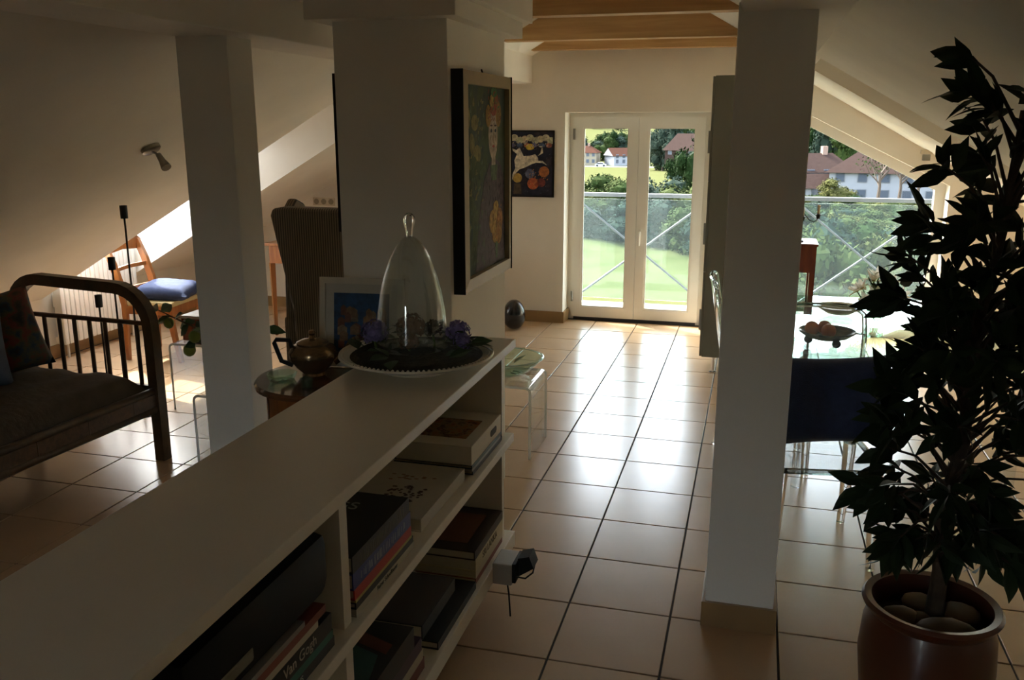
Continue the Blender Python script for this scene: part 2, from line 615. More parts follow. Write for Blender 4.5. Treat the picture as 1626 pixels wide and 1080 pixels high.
for k, (seen, d, cx, cy) in enumerate(spots):
    if seen and k < 295:
        if tile_src is None:
            tile_src = tm.build('tile', 'tile', floor)
            o = tile_src
        else:
            o = tile_src.copy()
            o.name = 'tile'
            sc.collection.objects.link(o)
            o.parent = floor
        o.location = (cx, cy, 0)
        o.rotation_euler = (R(random.uniform(-0.05, 0.05)), R(random.uniform(-0.05, 0.05)), R(90 * random.randrange(4)))
    else:
        rest.add([(v[0] + cx, v[1] + cy, v[2]) for v in tm.v], tm.f)
ro = rest.build('tile_field', 'tile', floor)
ro['kind'] = 'stuff'

# walls
bk = [(XL - 0.15, -0.2), (XL - 0.15, 0.95), (XL, 0.95)]
back_poly = [(XL - 0.15, 0.0), (-1.72, 0.0), (-1.72, 1.965), (-0.42, 1.965), (-0.42, 0.0), (0.02, 0.0), (0.02, 2.13), (1.56, 1.36), (1.56, 0.0),
             (XR + 0.15, 0.0), (XR + 0.15, fr(XR) + 0.1), (RIDGE, 3.12), (XL - 0.15, fl(XL) + 0.1)]
wb = MB().prism(back_poly, YB, YO, 'Y').build('wall_back', 'plaster')
tag(wb, 'cream plaster gable wall with balcony door and sloping window', kind='structure')
wf = MB().prism([(XL - 0.15, 0), (-1.32, 0), (-1.32, 1.95), (-0.78, 1.95), (-0.78, 0), (XR + 0.15, 0), (XR + 0.15, fr(XR) + 0.1), (RIDGE, 3.12), (XL - 0.15, fl(XL) + 0.1)], Y0 - 0.2, Y0, 'Y').build('wall_front', 'plaster')  # opening cut for the added door that lights the near room
tag(wf, 'cream plaster gable wall behind the viewer', kind='structure')
wl = MB().prism([(Y0, 0), (YB, 0), (YB, 0.53), (YR1, 0.53), (YR1, 0.98), (YR0, 0.98), (YR0, 0.53), (Y0, 0.53)], XL - 0.15, XL, 'X').build('wall_left', 'plaster')
tag(wl, 'low knee wall under the sloping ceiling beside the radiator', kind='structure')
wr = MB().prism([(Y0, 0), (YB, 0), (YB, 0.68), (YR1, 0.68), (YR1, 1.13), (YR0, 1.13), (YR0, 0.68), (Y0, 0.68)], XR, XR + 0.15, 'X').build('wall_right', 'plaster')
tag(wr, 'low knee wall under the sloping ceiling behind the dining table', kind='structure')

# sloping ceilings, 0.5 m thick so the roof-window recesses have real cheeks
def slope(name, f, xa, xb, ya, yb, lo, hi, label):
    mb = MB().prism([(xa, f(xa) + lo), (xb, f(xb) + lo), (xb, f(xb) + hi), (xa, f(xa) + hi)], ya, yb, 'Y')
    return tag(mb.build(name, 'plaster'), label, kind='structure')
slope('ceiling_left', fl, XL - 0.15, RIDGE, Y0 - 0.2, YR0, 0, 0.5, 'sloping cream ceiling above the daybed')
slope('ceiling_left_far', fl, XL - 0.15, RIDGE, YR1, YB, 0, 0.5, 'sloping cream ceiling beyond the bright roof recess over the desk')
slope('ceiling_left_ridge', fl, -2.4, RIDGE, YR0, YR1, 0, 0.5, 'sloping cream ceiling strip at the top of the roof recess')
slope('ceiling_left_recess', fl, -4.0, -2.4, YR0, YR1, 0.45, 0.5, 'closed upper part of the bright roof recess')
slope('ceiling_right', fr, RIDGE, XR + 0.15, Y0 - 0.2, YR0, 0, 0.5, 'sloping cream ceiling above the potted tree')
slope('ceiling_right_far', fr, RIDGE, XR + 0.15, YR1, YB, 0, 0.5, 'sloping cream ceiling against the gable window')
slope('ceiling_right_ridge', fr, RIDGE, 0.32, YR0, YR1, 0, 0.5, 'sloping cream ceiling strip above the dining side recess')
slope('ceiling_right_recess', fr, 0.32, XR + 0.15, YR0, YR1, 0.15, 0.5, 'shallow recessed ceiling bay above the dining table')

M['diffuser'] = mat('added_sun_diffuser', (0.9, 0.9, 0.88), 0.6)  # added translucent sheet, turns direct sun into soft light
nt_ = M['diffuser'].node_tree
tl_ = nt_.nodes.new('ShaderNodeBsdfTranslucent')
tl_.inputs['Color'].default_value = (0.30, 0.30, 0.295, 1)
nt_.links.new(tl_.outputs[0], nt_.nodes['Material Output'].inputs['Surface'])
XM = -4.80                      # clear pane below; the blind above is added to diffuse the sun
rw_ = empty('window_2', 'roof window with added sun-diffusing blind above the radiator', None, (XM, YR0, 0), kind='structure')
def rstrip(x0, x1, y0, y1, lo, hi, n, m):
    o = MB().prism([(x0, fl(x0) + lo), (x1, fl(x1) + lo), (x1, fl(x1) + hi), (x0, fl(x0) + hi)], y0, y1, 'Y').build(n, m, rw_)
    o.location = (-XM, -YR0, 0)
rstrip(XL - 0.05, XM, YR0 + 0.04, 6.36, 0.462, 0.474, 'pane', 'pane')
rstrip(XL - 0.05, XM, 6.44, YR1 - 0.04, 0.462, 0.474, 'pane', 'pane')
rstrip(XM, -4.0, YR0 + 0.04, YR1 - 0.04, 0.462, 0.468, 'blind', 'diffuser')  # added blind: stops direct sun, keeps the recess cheek lit
rstrip(XL - 0.05, -4.0, YR0, YR0 + 0.04, 0.44, 0.5, 'frame_bar', 'upvc')
rstrip(XL - 0.05, -4.0, YR1 - 0.04, YR1, 0.44, 0.5, 'frame_bar', 'upvc')
rstrip(XL - 0.05, XM, 6.36, 6.44, 0.44, 0.5, 'frame_bar', 'upvc')
rstrip(XM - 0.02, XM + 0.02, YR0 + 0.04, YR1 - 0.04, 0.44, 0.46, 'added_blind_rail', 'upvc')
# roof overhang beyond the gable
slope('roof_overhang', fl, XL - 0.6, RIDGE, YO, 9.63, 0.1, 0.4, 'roof overhang outside the gable on the daybed side')
slope('roof_overhang', fr, RIDGE, XR + 0.6, YO, 9.63, 0.1, 0.4, 'roof overhang outside the gable on the dining side')

# skirting
sk = MB().box(XL, -1.72, YB - 0.014, YB, 0, 0.108).box(-1.72, -1.706, YB - 0.014, 8.42, 0, 0.108).build('baseboard_back', 'skirt')
tag(sk, 'tan tile skirting along the back wall beside the balcony door', kind='structure')
sk = MB().box(XL, XL + 0.014, Y0, YB - 0.014, 0, 0.108).build('baseboard_left', 'skirt')
tag(sk, 'tan tile skirting along the knee wall', kind='structure')

# purlins and columns
pl = MB().box(-2.38, -2.03, Y0, YB, 2.22, 2.6, 0.006).build('beam_purlin', 'plaster')
tag(pl, 'plastered roof beam carried by the slender column beside the daybed', kind='structure')
pl = MB().box(-0.08, 0.26, Y0, YB, 2.22, 2.6, 0.006).build('beam_purlin', 'plaster')
tag(pl, 'plastered roof beam carried by the column beside the potted tree', kind='structure')
c1 = MB().box(-2.395, -2.15, 3.42, 3.61, 0, 2.23, 0.004).build('column_1', 'plaster')
tag(c1, 'slender cream plaster column beside the daybed', kind='structure')
c2 = empty('column_2', 'cream plaster column with tile skirting beside the potted tree', None, (0.035, 3.27, 0), kind='structure')
MB().box(-0.125, 0.125, -0.125, 0.125, 0, 2.25, 0.004).build('shaft', 'plaster', c2)
MB().box(-0.138, 0.138, -0.139, 0.139, 0, 0.10, 0.002).build('skirting_tile', 'skirt', c2)
ch = empty('chimney', 'broad cream plaster chimney breast with stepped capital', None, (-1.46, 3.92, 0), kind='structure')
MB().box(-0.25, 0.245, -0.42, 0.42, 0, 2.95, 0.004).build('shaft', 'plaster', ch)
MB().box(-0.33, 0.31, -0.51, 0.52, 2.27, 2.345, 0.004).build('capital', 'plaster', ch)
MB().box(-0.37, 0.345, -0.55, 0.58, 2.345, 2.75, 0.004).build('capital', 'plaster', ch)

# pine collar beams
for k, y in enumerate([7.93, 7.02, 5.45, 4.55, 3.0, 1.5, 0.2]):
    zb, zt = 2.49, 2.69
    def xl(z): return -2.4 + (z - 2.25) / 0.573
    def xr(z): return 0.3 - (z - 2.25) / 0.573
    b = MB().prism([(xl(zb) - 0.03, zb), (xr(zb) + 0.03, zb), (xr(zt) + 0.03, zt), (xl(zt) - 0.03, zt)], y - 0.0, y + 0.12, 'Y').build('beam_collar', 'pine')
    where = ['closest to the gable wall', 'second from the gable wall', 'third from the gable wall', 'fourth from the gable wall, behind the capital', 'above the chimney front', 'above the bookshelf', 'above the viewer'][k]
    tag(b, 'golden pine collar beam ' + where, kind='structure')

# added, unseen glazed door behind the viewer, lets fill daylight into the near room
fd = empty('added_light_door', 'added glazed door behind the viewer that lights the near room', None, (-1.05, Y0 - 0.1, 0), kind='structure')
for x in (-0.27, 0.19):
    MB().box(x, x + 0.08, -0.04, 0.04, 0, 1.95).build('stile', 'upvc', fd)
MB().box(-0.19, 0.19, -0.04, 0.04, 1.85, 1.95).build('rail', 'upvc', fd)
MB().box(-0.19, 0.19, -0.04, 0.04, 0.0, 0.12).build('rail', 'upvc', fd)
MB().box(-0.19, 0.19, -0.006, 0.006, 0.12, 1.85).build('pane', 'pane', fd)

# ------------------------------------------------------------------ balcony door
dr = empty('door_1', 'white double balcony door with tall glass panes', None, (-1.07, 8.44, 0), kind='structure')
DX0, DX1, DZ1 = -0.65, 0.65, 1.965
fm = MB().box(DX0, DX0 + 0.06, -0.02, 0.06, 0, DZ1).build('jamb', 'upvc', dr)
MB().box(DX1 - 0.06, DX1, -0.02, 0.06, 0, DZ1).build('jamb', 'upvc', dr)
MB().box(DX0 + 0.06, DX1 - 0.06, -0.02, 0.06, DZ1 - 0.05, DZ1).build('lintel', 'upvc', dr)
MB().box(DX0 + 0.06, DX1 - 0.06, -0.02, 0.06, -0.005, 0.025).build('threshold', 'gasket', dr)
def leaf(xa, xb):
    L = MB()
    z0, z1 = 0.028, DZ1 - 0.04
    gx0, gx1, gz0, gz1 = xa + 0.085, xb - 0.085, 0.125, 1.835
    fr_ = bpy.data.objects.new('leaf', None)
    bm = bmesh.new()
    o = [(xa, z0), (xb, z0), (xb, z1), (xa, z1)]
    i = [(gx0, gz0), (gx1, gz0), (gx1, gz1), (gx0, gz1)]
    vs = [(p[0], -0.045, p[1]) for p in o] + [(p[0], -0.045, p[1]) for p in i] + [(p[0], 0.03, p[1]) for p in o] + [(p[0], 0.03, p[1]) for p in i]
    fs = []
    for k in range(4):
        k2 = (k + 1) % 4
        fs += [(k, k2, 4 + k2, 4 + k), (8 + k, 12 + k, 12 + k2, 8 + k2), (k, 8 + k, 8 + k2, k2), (4 + k, 4 + k2, 12 + k2, 12 + k)]
    lf = L.add(vs, fs).build('leaf', 'upvc', dr)
    MB().box(gx0 - 0.005, gx1 + 0.005, -0.012, -0.004, gz0 - 0.005, gz1 + 0.005).build('pane', 'pane', lf)
    bd = 0.016
    for a, b_, c_, d_ in ((gx0, gx0 + bd, gz0, gz1), (gx1 - bd, gx1, gz0, gz1), (gx0 + bd, gx1 - bd, gz0, gz0 + bd), (gx0 + bd, gx1 - bd, gz1 - bd, gz1)):
        MB().box(a, b_, -0.036, -0.013, c_, d_).build('glazing_bead', 'upvc', lf)
    return lf
l1 = leaf(DX0 + 0.045, 0.0)
l2 = leaf(0.004, DX1 - 0.045)
hd = MB().box(0.028, 0.052, -0.056, -0.045, 0.76, 0.90, 0.004).tube([(0.04, -0.05, 0.87), (0.04, -0.095, 0.87), (0.04, -0.10, 0.865), (0.04, -0.10, 0.75)], 0.009, 8).build('handle', 'upvc', l2, True)
for z in (0.18, 1.72):
    MB().tube([(DX0 + 0.05, -0.055, z), (DX0 + 0.05, -0.055, z + 0.10)], 0.012, 10).build('hinge', 'brushed', l1)

# sloping gable window
wd = empty('window_1', 'tall gable window with sloping head beside the cabinet', None, (0.79, 8.4, 0), kind='structure')
wx = -0.79
def quad_bar(a, b, c_, d_, n='frame_bar', m='upvc', y0=-0.03, y1=0.05):
    return MB().prism([(p[0] + wx, p[1]) for p in (a, b, c_, d_)], y0, y1, 'Y').build(n, m, wd)
quad_bar((0.02, 0.0), (0.09, 0.0), (0.09, 2.095), (0.02, 2.13))
quad_bar((1.48, 0.0), (1.56, 0.0), (1.56, 1.36), (1.48, 1.40))
quad_bar((0.02, 2.13), (1.56, 1.36), (1.56, 1.27), (0.02, 2.04), y0=-0.04)
quad_bar((0.02, 0.0), (1.56, 0.0), (1.56, 0.08), (0.02, 0.08))
MB().prism([(p[0] + wx, p[1]) for p in ((0.09, 0.08), (1.48, 0.08), (1.48, 1.31), (0.09, 2.005))], 0.005, 0.013, 'Y').build('pane', 'pane', wd)
cl = empty('window_blind_clip', 'small beige blind bracket on the slope beside the gable window', 'bracket', (1.335, 8.10, 1.60))
MB().box(-0.045, 0.045, -0.03, 0.03, 0.02, 0.058, 0.004).build('bracket_plate', 'switchwhite', cl)
MB().box(-0.03, 0.03, -0.035, 0.0, -0.03, 0.02, 0.004).build('bracket_body', 'brushed', cl)

# ------------------------------------------------------------------ balcony
bd = MB().box(-3.6, 3.2, YO, 9.5, -0.22, -0.03).build('balcony_deck', plain('concrete', (0.45, 0.43, 0.40), 0.85))
tag(bd, 'concrete balcony slab outside the gable wall', kind='structure')
rl = empty('balcony_railing', 'steel balcony railing with glass panels and crossed tie rods', 'railing', (0, 9.42, -0.03))
RX = [-3.45, -1.86, -0.44, 0.40, 1.76, 3.05]
MB().box(RX[0], RX[-1], -0.03, 0.03, 1.145, 1.185, 0.008).build('handrail', 'steel', rl)
for x in RX:
    MB().box(x - 0.02, x + 0.02, -0.02, 0.02, 0, 1.145).build('post', 'steel', rl)
for a, b_ in zip(RX[:-1], RX[1:]):
    MB().box(a + 0.03, b_ - 0.03, 0.03, 0.038, 0.05, 1.12).build('glass_panel', 'railglass', rl)
    MB().tube([(a + 0.02, -0.012, 1.12), (b_ - 0.02, -0.012, 0.05)], 0.011, 8).build('tie_rod', 'steel', rl)
    MB().tube([(a + 0.02, 0.012, 0.05), (b_ - 0.02, 0.012, 1.12)], 0.011, 8).build('tie_rod', 'steel', rl)
# outer wall of the house below the balcony
tag(MB().box(-6.2, 3.9, 8.2, YO, -7.0, -0.22).build('wall_outside', 'plaster'), 'outer house wall below the balcony', kind='structure')

# ================================================================== bookshelf in the foreground
SX0, SX1 = -1.33, -0.89       # top board
SY0, SY1 = 0.35, 3.34
bs = empty('bookshelf', 'long low white lacquered bookshelf with two open bays', 'bookshelf', (0, 0, 0))
MB().box(SX0, SX1, SY0, SY1, 0.995, 1.03, 0.004).build('top_board', 'white_lacquer', bs)
MB().box(SX0 + 0.02, SX1, SY0, SY1 - 0.03, 0.607, 0.642, 0.003).build('shelf_board', 'white_lacquer', bs)
MB().box(SX0 + 0.02, SX1, SY0, SY1 - 0.01, 0.135, 0.20, 0.003).build('shelf_board', 'white_lacquer', bs)
MB().box(SX0 + 0.06, SX1 - 0.10, SY0 + 0.03, SY1 - 0.12, 0.0, 0.135).build('plinth', plain('plinth_brown', (0.16, 0.10, 0.06), 0.6), bs)
for z0, z1 in ((0.20, 0.607), (0.642, 0.995)):
    for y0, y1 in ((3.235, 3.265), (1.80, 1.84), (0.37, 0.40)):
        MB().box(SX0 + 0.03, SX1 - 0.03, y0, y1, z0, z1).build('upright', 'white_lacquer', bs)
    MB().box(SX0 + 0.02, SX0 + 0.03, 0.40, 2.75, z0, z1).build('back_panel', 'white_lacquer', bs)

# books: name, label, x depth, y range, z range, cover colour, extra
def book(label, y0, y1, z0, z1, col, x1=-0.915, depth=0.24, rz=0.0, spine_text=None, tcol=(0.75, 0.72, 0.6), tsize=None, top=None, group=None, name='book', mirror=False, cat='book', script=0):
    cx, cy = x1 - depth / 2, (y0 + y1) / 2
    w, d, hh = (y1 - y0), depth, z1 - z0
    b = empty(name, label, cat, (cx, cy, z0), R(rz), group)
    cm = plain('cover_%02d%02d%02d' % tuple(int(c_ * 99) for c_ in col), col, 0.42)
    t = min(0.004, hh * 0.22)
    MB().box(-d / 2, d / 2, -w / 2, w / 2, 0, t).build('cover', cm, b)
    MB().box(-d / 2, d / 2, -w / 2, w / 2, hh - t, hh).build('cover', cm, b)
    MB().box(d / 2 - 0.004, d / 2, -w / 2, w / 2, t, hh - t).build('spine', cm, b)
    MB().box(-d / 2 + 0.004, d / 2 - 0.004, -w / 2 + 0.004, w / 2 - 0.004, t, hh - t).build('pages', 'bookpaper', b)
    if spine_text and spine_text.startswith('|'):
        # script too worn to read: a row of thin pale marks
        rn_ = random.Random(len(label))
        mk = MB()
        yy = -w * 0.38
        while yy < w * 0.38:
            hh2 = hh * rn_.uniform(0.18, 0.34)
            mk.box(d / 2, d / 2 + 0.0006, yy, yy + 0.0022, hh * 0.48 - hh2, hh * 0.48 + hh2)
            yy += rn_.choice((0.006, 0.008, 0.011, 0.016))
        o = mk.build('spine_lettering', plain('ink_%02d%02d%02d' % tuple(int(c_ * 99) for c_ in tcol), tcol, 0.6), b)
        o['kind'] = 'stuff'
    elif spine_text:
        tm_ = plain('ink_%02d%02d%02d' % tuple(int(c_ * 99) for c_ in tcol), tcol, 0.6)
        text(spine_text, tsize or hh * 0.8, b, tm_, (d / 2 + 0.0006, 0, hh / 2), (R(90), 0, R(90)), 'spine_lettering')
    if top:
        kind, c2 = top
        tm2 = plain('print_%02d%02d%02d' % tuple(int(c_ * 99) for c_ in c2), c2, 0.5)
        if kind == 'panel':
            MB().box(-d * 0.32, d * 0.32, -w * 0.34, w * 0.34, hh, hh + 0.0006).build('cover_picture', tm2, b)
        elif kind == 'full':
            MB().box(-d * 0.49, d * 0.49, -w * 0.49, w * 0.49, hh, hh + 0.0006).build('cover_picture', tm2, b)
        else:
            text(kind, d * 0.22, b, tm2, (-d * 0.02, w * 0.24, hh + 0.0006), (0, 0, R(4)), 'cover_lettering')
    return b
G1 = 'books on the bookshelf'
# upper shelf, far bay: dark catalogues under a white box
book('dark blue catalogue, lowest under the white box at the shelf end', 2.84, 3.22, 0.642, 0.658, (0.03, 0.05, 0.09), group=G1, depth=0.30)
book('pale grey catalogue sandwiched below the white box at the shelf end', 2.83, 3.20, 0.658, 0.668, (0.34, 0.36, 0.38), group=G1, depth=0.29)
book('black and teal catalogue directly below the white box', 2.83, 3.215, 0.668, 0.682, (0.02, 0.05, 0.07), group=G1, depth=0.30)
wbx = empty('storage_box', 'white cardboard box with slot handle and picture on its lid', 'box', (-1.06, 3.015, 0.682))
MB().box(-0.145, 0.145, -0.19, 0.19, 0, 0.072, 0.003).build('box_body', plain('white_card', (0.70, 0.66, 0.55), 0.6), wbx)
lp = MB().box(-0.085, 0.10, -0.115, 0.09, 0.072, 0.0732).build('lid_picture', patches('lid_print', [(0.08, 0.04, 0.02), (0.35, 0.14, 0.05), (0.30, 0.22, 0.12), (0.10, 0.05, 0.03), (0.42, 0.20, 0.10)], 25), wbx)
MB().prism(rounded_rect(0.045, 0.125, 0.024, 0.050, 0.012), 0.1445, 0.1462, 'X').build('slot_handle', 'black', wbx)
# white open catalogue
wc = book('white softcover catalogue with small printed drawings lying flat', 2.36, 2.79, 0.642, 0.685, (0.58, 0.54, 0.47), group=G1, depth=0.33, x1=-0.93)
rnd = random.Random(3)
ink = plain('drawing_ink', (0.10, 0.06, 0.06), 0.7)
dm = MB()
for k in range(60):
    y = rnd.uniform(-0.10, 0.02)
    x = rnd.uniform(-0.02, 0.10)
    dm.prism([(x + 0.006 * math.cos(t), y + 0.005 * math.sin(t)) for t in (0, 1.3, 2.5, 3.8, 5)], 0.043, 0.0436, 'Z')
o = dm.build('printed_drawing', ink, wc)
o['kind'] = 'stuff'
dm = MB()
for k in range(14):
    y = rnd.uniform(0.06, 0.12)
    x = rnd.uniform(-0.06, 0.10)
    dm.prism([(x + 0.009 * math.cos(t), y + 0.004 * math.sin(t)) for t in (0, 1.3, 2.5, 3.8, 5)], 0.043, 0.0436, 'Z')
o = dm.build('printed_drawing', plain('drawing_ink_brown', (0.30, 0.16, 0.09), 0.7), wc)
o['kind'] = 'stuff'
book('small dark red book half hidden behind the white catalogue', 2.45, 2.72, 0.642, 0.70, (0.13, 0.03, 0.02), x1=-1.265, depth=0.05, group=G1)
# upper shelf, middle stack
book('cream book with black spine title, lowest in the stack against the divider', 1.86, 2.262, 0.642, 0.664, (0.50, 0.45, 0.34), spine_text='Rainer Schnellbauer', tcol=(0.03, 0.03, 0.03), group=G1)
book('thin black book above the cream titled book', 1.86, 2.255, 0.664, 0.683, (0.02, 0.02, 0.025), group=G1)
book('thin yellow book in the middle of the divider stack', 1.86, 2.245, 0.683, 0.692, (0.45, 0.36, 0.10), group=G1)
book('bright red book below the blue one in the divider stack', 1.855, 2.242, 0.692, 0.722, (0.42, 0.025, 0.02), group=G1)
book('blue book with pale script on its spine', 1.85, 2.24, 0.722, 0.768, (0.03, 0.05, 0.22), spine_text='|', tcol=(0.45, 0.5, 0.6), group=G1)
sg = book('large black book with silver letters on its cover, topmost against the divider', 1.85, 2.23, 0.768, 0.815, (0.012, 0.012, 0.012), top=('GS', (0.42, 0.42, 0.40)), spine_text='|', tcol=(0.22, 0.20, 0.16), group=G1, depth=0.29)
# lower shelf, far stack
book('red book at the bottom of the stack beside the end panel', 2.86, 3.22, 0.20, 0.222, (0.24, 0.05, 0.035), group=G1)
book('cream book with red edge in the lower end stack', 2.86, 3.225, 0.222, 0.25, (0.52, 0.44, 0.30), group=G1, depth=0.27)
book('ivory book with large spine letters below the brown one', 2.86, 3.225, 0.25, 0.30, (0.56, 0.48, 0.28), spine_text='SRI LANKA', tcol=(0.10, 0.07, 0.03), group=G1)
book('dark brown picture book, topmost beside the end panel', 2.85, 3.225, 0.30, 0.335, (0.04, 0.022, 0.014), top=('panel', (0.14, 0.05, 0.025)), group=G1, depth=0.27)
# lower shelf, middle stack
book('black art book, lowest of the middle stack on the lower shelf', 2.42, 2.83, 0.20, 0.228, (0.012, 0.012, 0.014), group=G1, x1=-0.905)
book('grey book in the middle of the lower middle stack', 2.40, 2.74, 0.228, 0.27, (0.22, 0.21, 0.19), group=G1, depth=0.27, x1=-0.96)
book('dark art book with colourful cover, topmost in the lower middle stack', 2.36, 2.68, 0.27, 0.318, (0.018, 0.022, 0.03), top=('full', (0.06, 0.05, 0.045)), group=G1, depth=0.29, x1=-0.935)
# lower shelf, near stack
book('dark red book, lowest of the near stack on the lower shelf', 1.87, 2.32, 0.20, 0.24, (0.16, 0.03, 0.025), group=G1)
book('cream book in the near stack on the lower shelf', 1.87, 2.31, 0.24, 0.275, (0.46, 0.40, 0.28), group=G1)
book('plum coloured book in the near stack on the lower shelf', 1.87, 2.30, 0.275, 0.32, (0.06, 0.025, 0.05), group=G1)
ab = book('dark picture book with teal and rust cover, topmost of the near lower stack', 1.87, 2.24, 0.32, 0.39, (0.02, 0.02, 0.018), group=G1, depth=0.29)
MB().prism([(-0.14, -0.18), (0.14, -0.18), (0.10, 0.02), (-0.12, 0.10)], 0.07, 0.0706, 'Z').build('cover_picture', plain('teal_print', (0.03, 0.10, 0.10), 0.5), ab)
MB().prism([(-0.14, 0.12), (0.12, 0.03), (0.12, 0.08), (-0.12, 0.17)], 0.07, 0.0706, 'Z').build('cover_picture', plain('rust_print', (0.14, 0.04, 0.02), 0.5), ab)
# near bay, upper shelf
book('book with large pale capitals, lowest in the near bay', 1.25, 1.735, 0.642, 0.668, (0.03, 0.03, 0.035), spine_text='EXPRESSIONISMUS', tcol=(0.55, 0.55, 0.5), group=G1)
book('sea green book in the near bay', 1.25, 1.73, 0.668, 0.688, (0.03, 0.16, 0.12), group=G1)
book('black book with white italic spine title in the near bay', 1.42, 1.725, 0.688, 0.735, (0.012, 0.012, 0.015), spine_text='Van Gogh', tcol=(0.55, 0.5, 0.42), group=G1, depth=0.27)
book('black book with spaced capitals beside the italic titled one', 1.02, 1.40, 0.688, 0.735, (0.014, 0.014, 0.016), spine_text='CHAGALL', tcol=(0.35, 0.33, 0.28), group=G1, depth=0.27)
book('cream spined book above the black art books', 1.20, 1.66, 0.735, 0.752, (0.52, 0.47, 0.36), group=G1)
book('thin red book above the cream spined one', 1.22, 1.70, 0.752, 0.772, (0.22, 0.05, 0.03), group=G1)
book('grey paperback on the red one in the near bay', 1.15, 1.60, 0.772, 0.785, (0.28, 0.25, 0.22), group=G1)
bg = empty('camera_bag', 'black padded case lying on the near stack of art books', 'bag', (-1.06, 1.46, 0.785))
MB().box(-0.14, 0.14, -0.28, 0.285, 0.0, 0.155, 0.035).build('case_body', 'black', bg, True)
MB().box(0.10, 0.142, -0.18, -0.06, 0.03, 0.06, 0.006).build('label_patch', plain('label_grey', (0.20, 0.18, 0.12), 0.7), bg)
MB().tube([(-0.1, 0.2, 0.15), (-0.09, 0.12, 0.18), (-0.07, -0.1, 0.185), (-0.06, -0.2, 0.15)], 0.012, 8).build('strap', 'black', bg, True)
book('grey folder lying at the near end of the bay', 0.55, 1.0, 0.642, 0.70, (0.14, 0.13, 0.11), group=G1)
book('dark green binder, at the end of the lower shelf below the folder', 0.6, 1.7, 0.20, 0.27, (0.03, 0.06, 0.04), group=G1)
bk_ = MB().box(-1.28, -1.25, 2.80, 3.23, 0.642, 0.93).build('folder_board', plain('dark_teal_board', (0.015, 0.045, 0.05), 0.5))
tag(bk_, 'dark teal portfolio standing at the back of the shelf end', 'portfolio')

# small clamp spotlight at the end of the bottom shelf
ad = empty('clamp_spotlight', 'small grey clip-on spotlight with black flap on the bottom shelf edge', 'spotlight', (-0.845, 3.03, 0.15))
ad.scale = (0.85, 0.85, 0.85)
MB().box(-0.045, 0.045, -0.075, 0.075, 0.0, 0.10, 0.006).build('lamp_housing', 'adapter', ad)
MB().box(0.045, 0.062, -0.07, 0.07, 0.012, 0.105, 0.003).build('front_plate', 'black', ad)
MB().prism([(0.07, 0.03), (0.135, 0.075), (0.115, 0.13), (0.062, 0.115)], -0.03, 0.06, 'Y').build('flap', 'black', ad)
MB().tube([(0.062, -0.04, 0.03), (0.10, -0.04, 0.028), (0.13, -0.02, 0.05), (0.132, 0.0, 0.075)], 0.004, 6).build('wire', 'black', ad)
MB().tube([(0.0, 0.0, 0.0), (0.02, -0.03, -0.06), (0.03, -0.04, -0.172)], 0.004, 6).build('cable', 'black', ad)

# ------------------------------------------------------------------ plate with bell jar and flowers
PX, PY, PZ = -1.115, 2.83, 1.03
pt = empty('serving_plate', 'large cream ceramic plate with beaded rim on the bookshelf', 'plate', (PX, PY, PZ))
MB().lathe([(0.10, 0.0), (0.13, 0.0), (0.135, 0.012), (0.20, 0.028), (0.262, 0.050), (0.272, 0.053), (0.270, 0.060), (0.20, 0.040), (0.13, 0.024), (0.0, 0.022)], seg=56).build('dish', 'cream', pt, True)
bead = MB()
for k in range(96):
    t = 2 * math.pi * k / 96
    bead.ball((0.259 * math.cos(t), 0.259 * math.sin(t), 0.058), 0.0055, 1)
o = bead.build('rim_beading', 'cream', pt, True)
o['kind'] = 'stuff'
ms = MB()
ms.lathe([(0.235, 0.048), (0.20, 0.058), (0.12, 0.055), (0.0, 0.062)], seg=40)
o = MB().lathe([(0.238, 0.046), (0.21, 0.062), (0.13, 0.058), (0.0, 0.066)], seg=40).build('moss_bed', 'moss')
tag(o, 'dark dried moss covering the plate under the bell jar', 'moss')
o.location = (PX, PY, PZ)
bj = empty('glass_bell_jar', 'tall clear glass bell jar with knob on the plate', 'bell jar', (PX - 0.035, PY + 0.05, PZ + 0.062))
prof = [(0.126, 0.0), (0.125, 0.05), (0.119, 0.13), (0.108, 0.20), (0.092, 0.26), (0.070, 0.32), (0.048, 0.362), (0.025, 0.388), (0.010, 0.396)]
MB().lathe(prof + [(max(r - 0.0035, 0.001), z - 0.002) for r, z in reversed(prof)], seg=48).build('bell', 'glass', bj, True, 60)
MB().lathe([(0.011, 0.392), (0.012, 0.41), (0.017, 0.43), (0.021, 0.447), (0.019, 0.463), (0.010, 0.474), (0.0, 0.477)], seg=24).build('knob', 'solidglass', bj, True, 60)
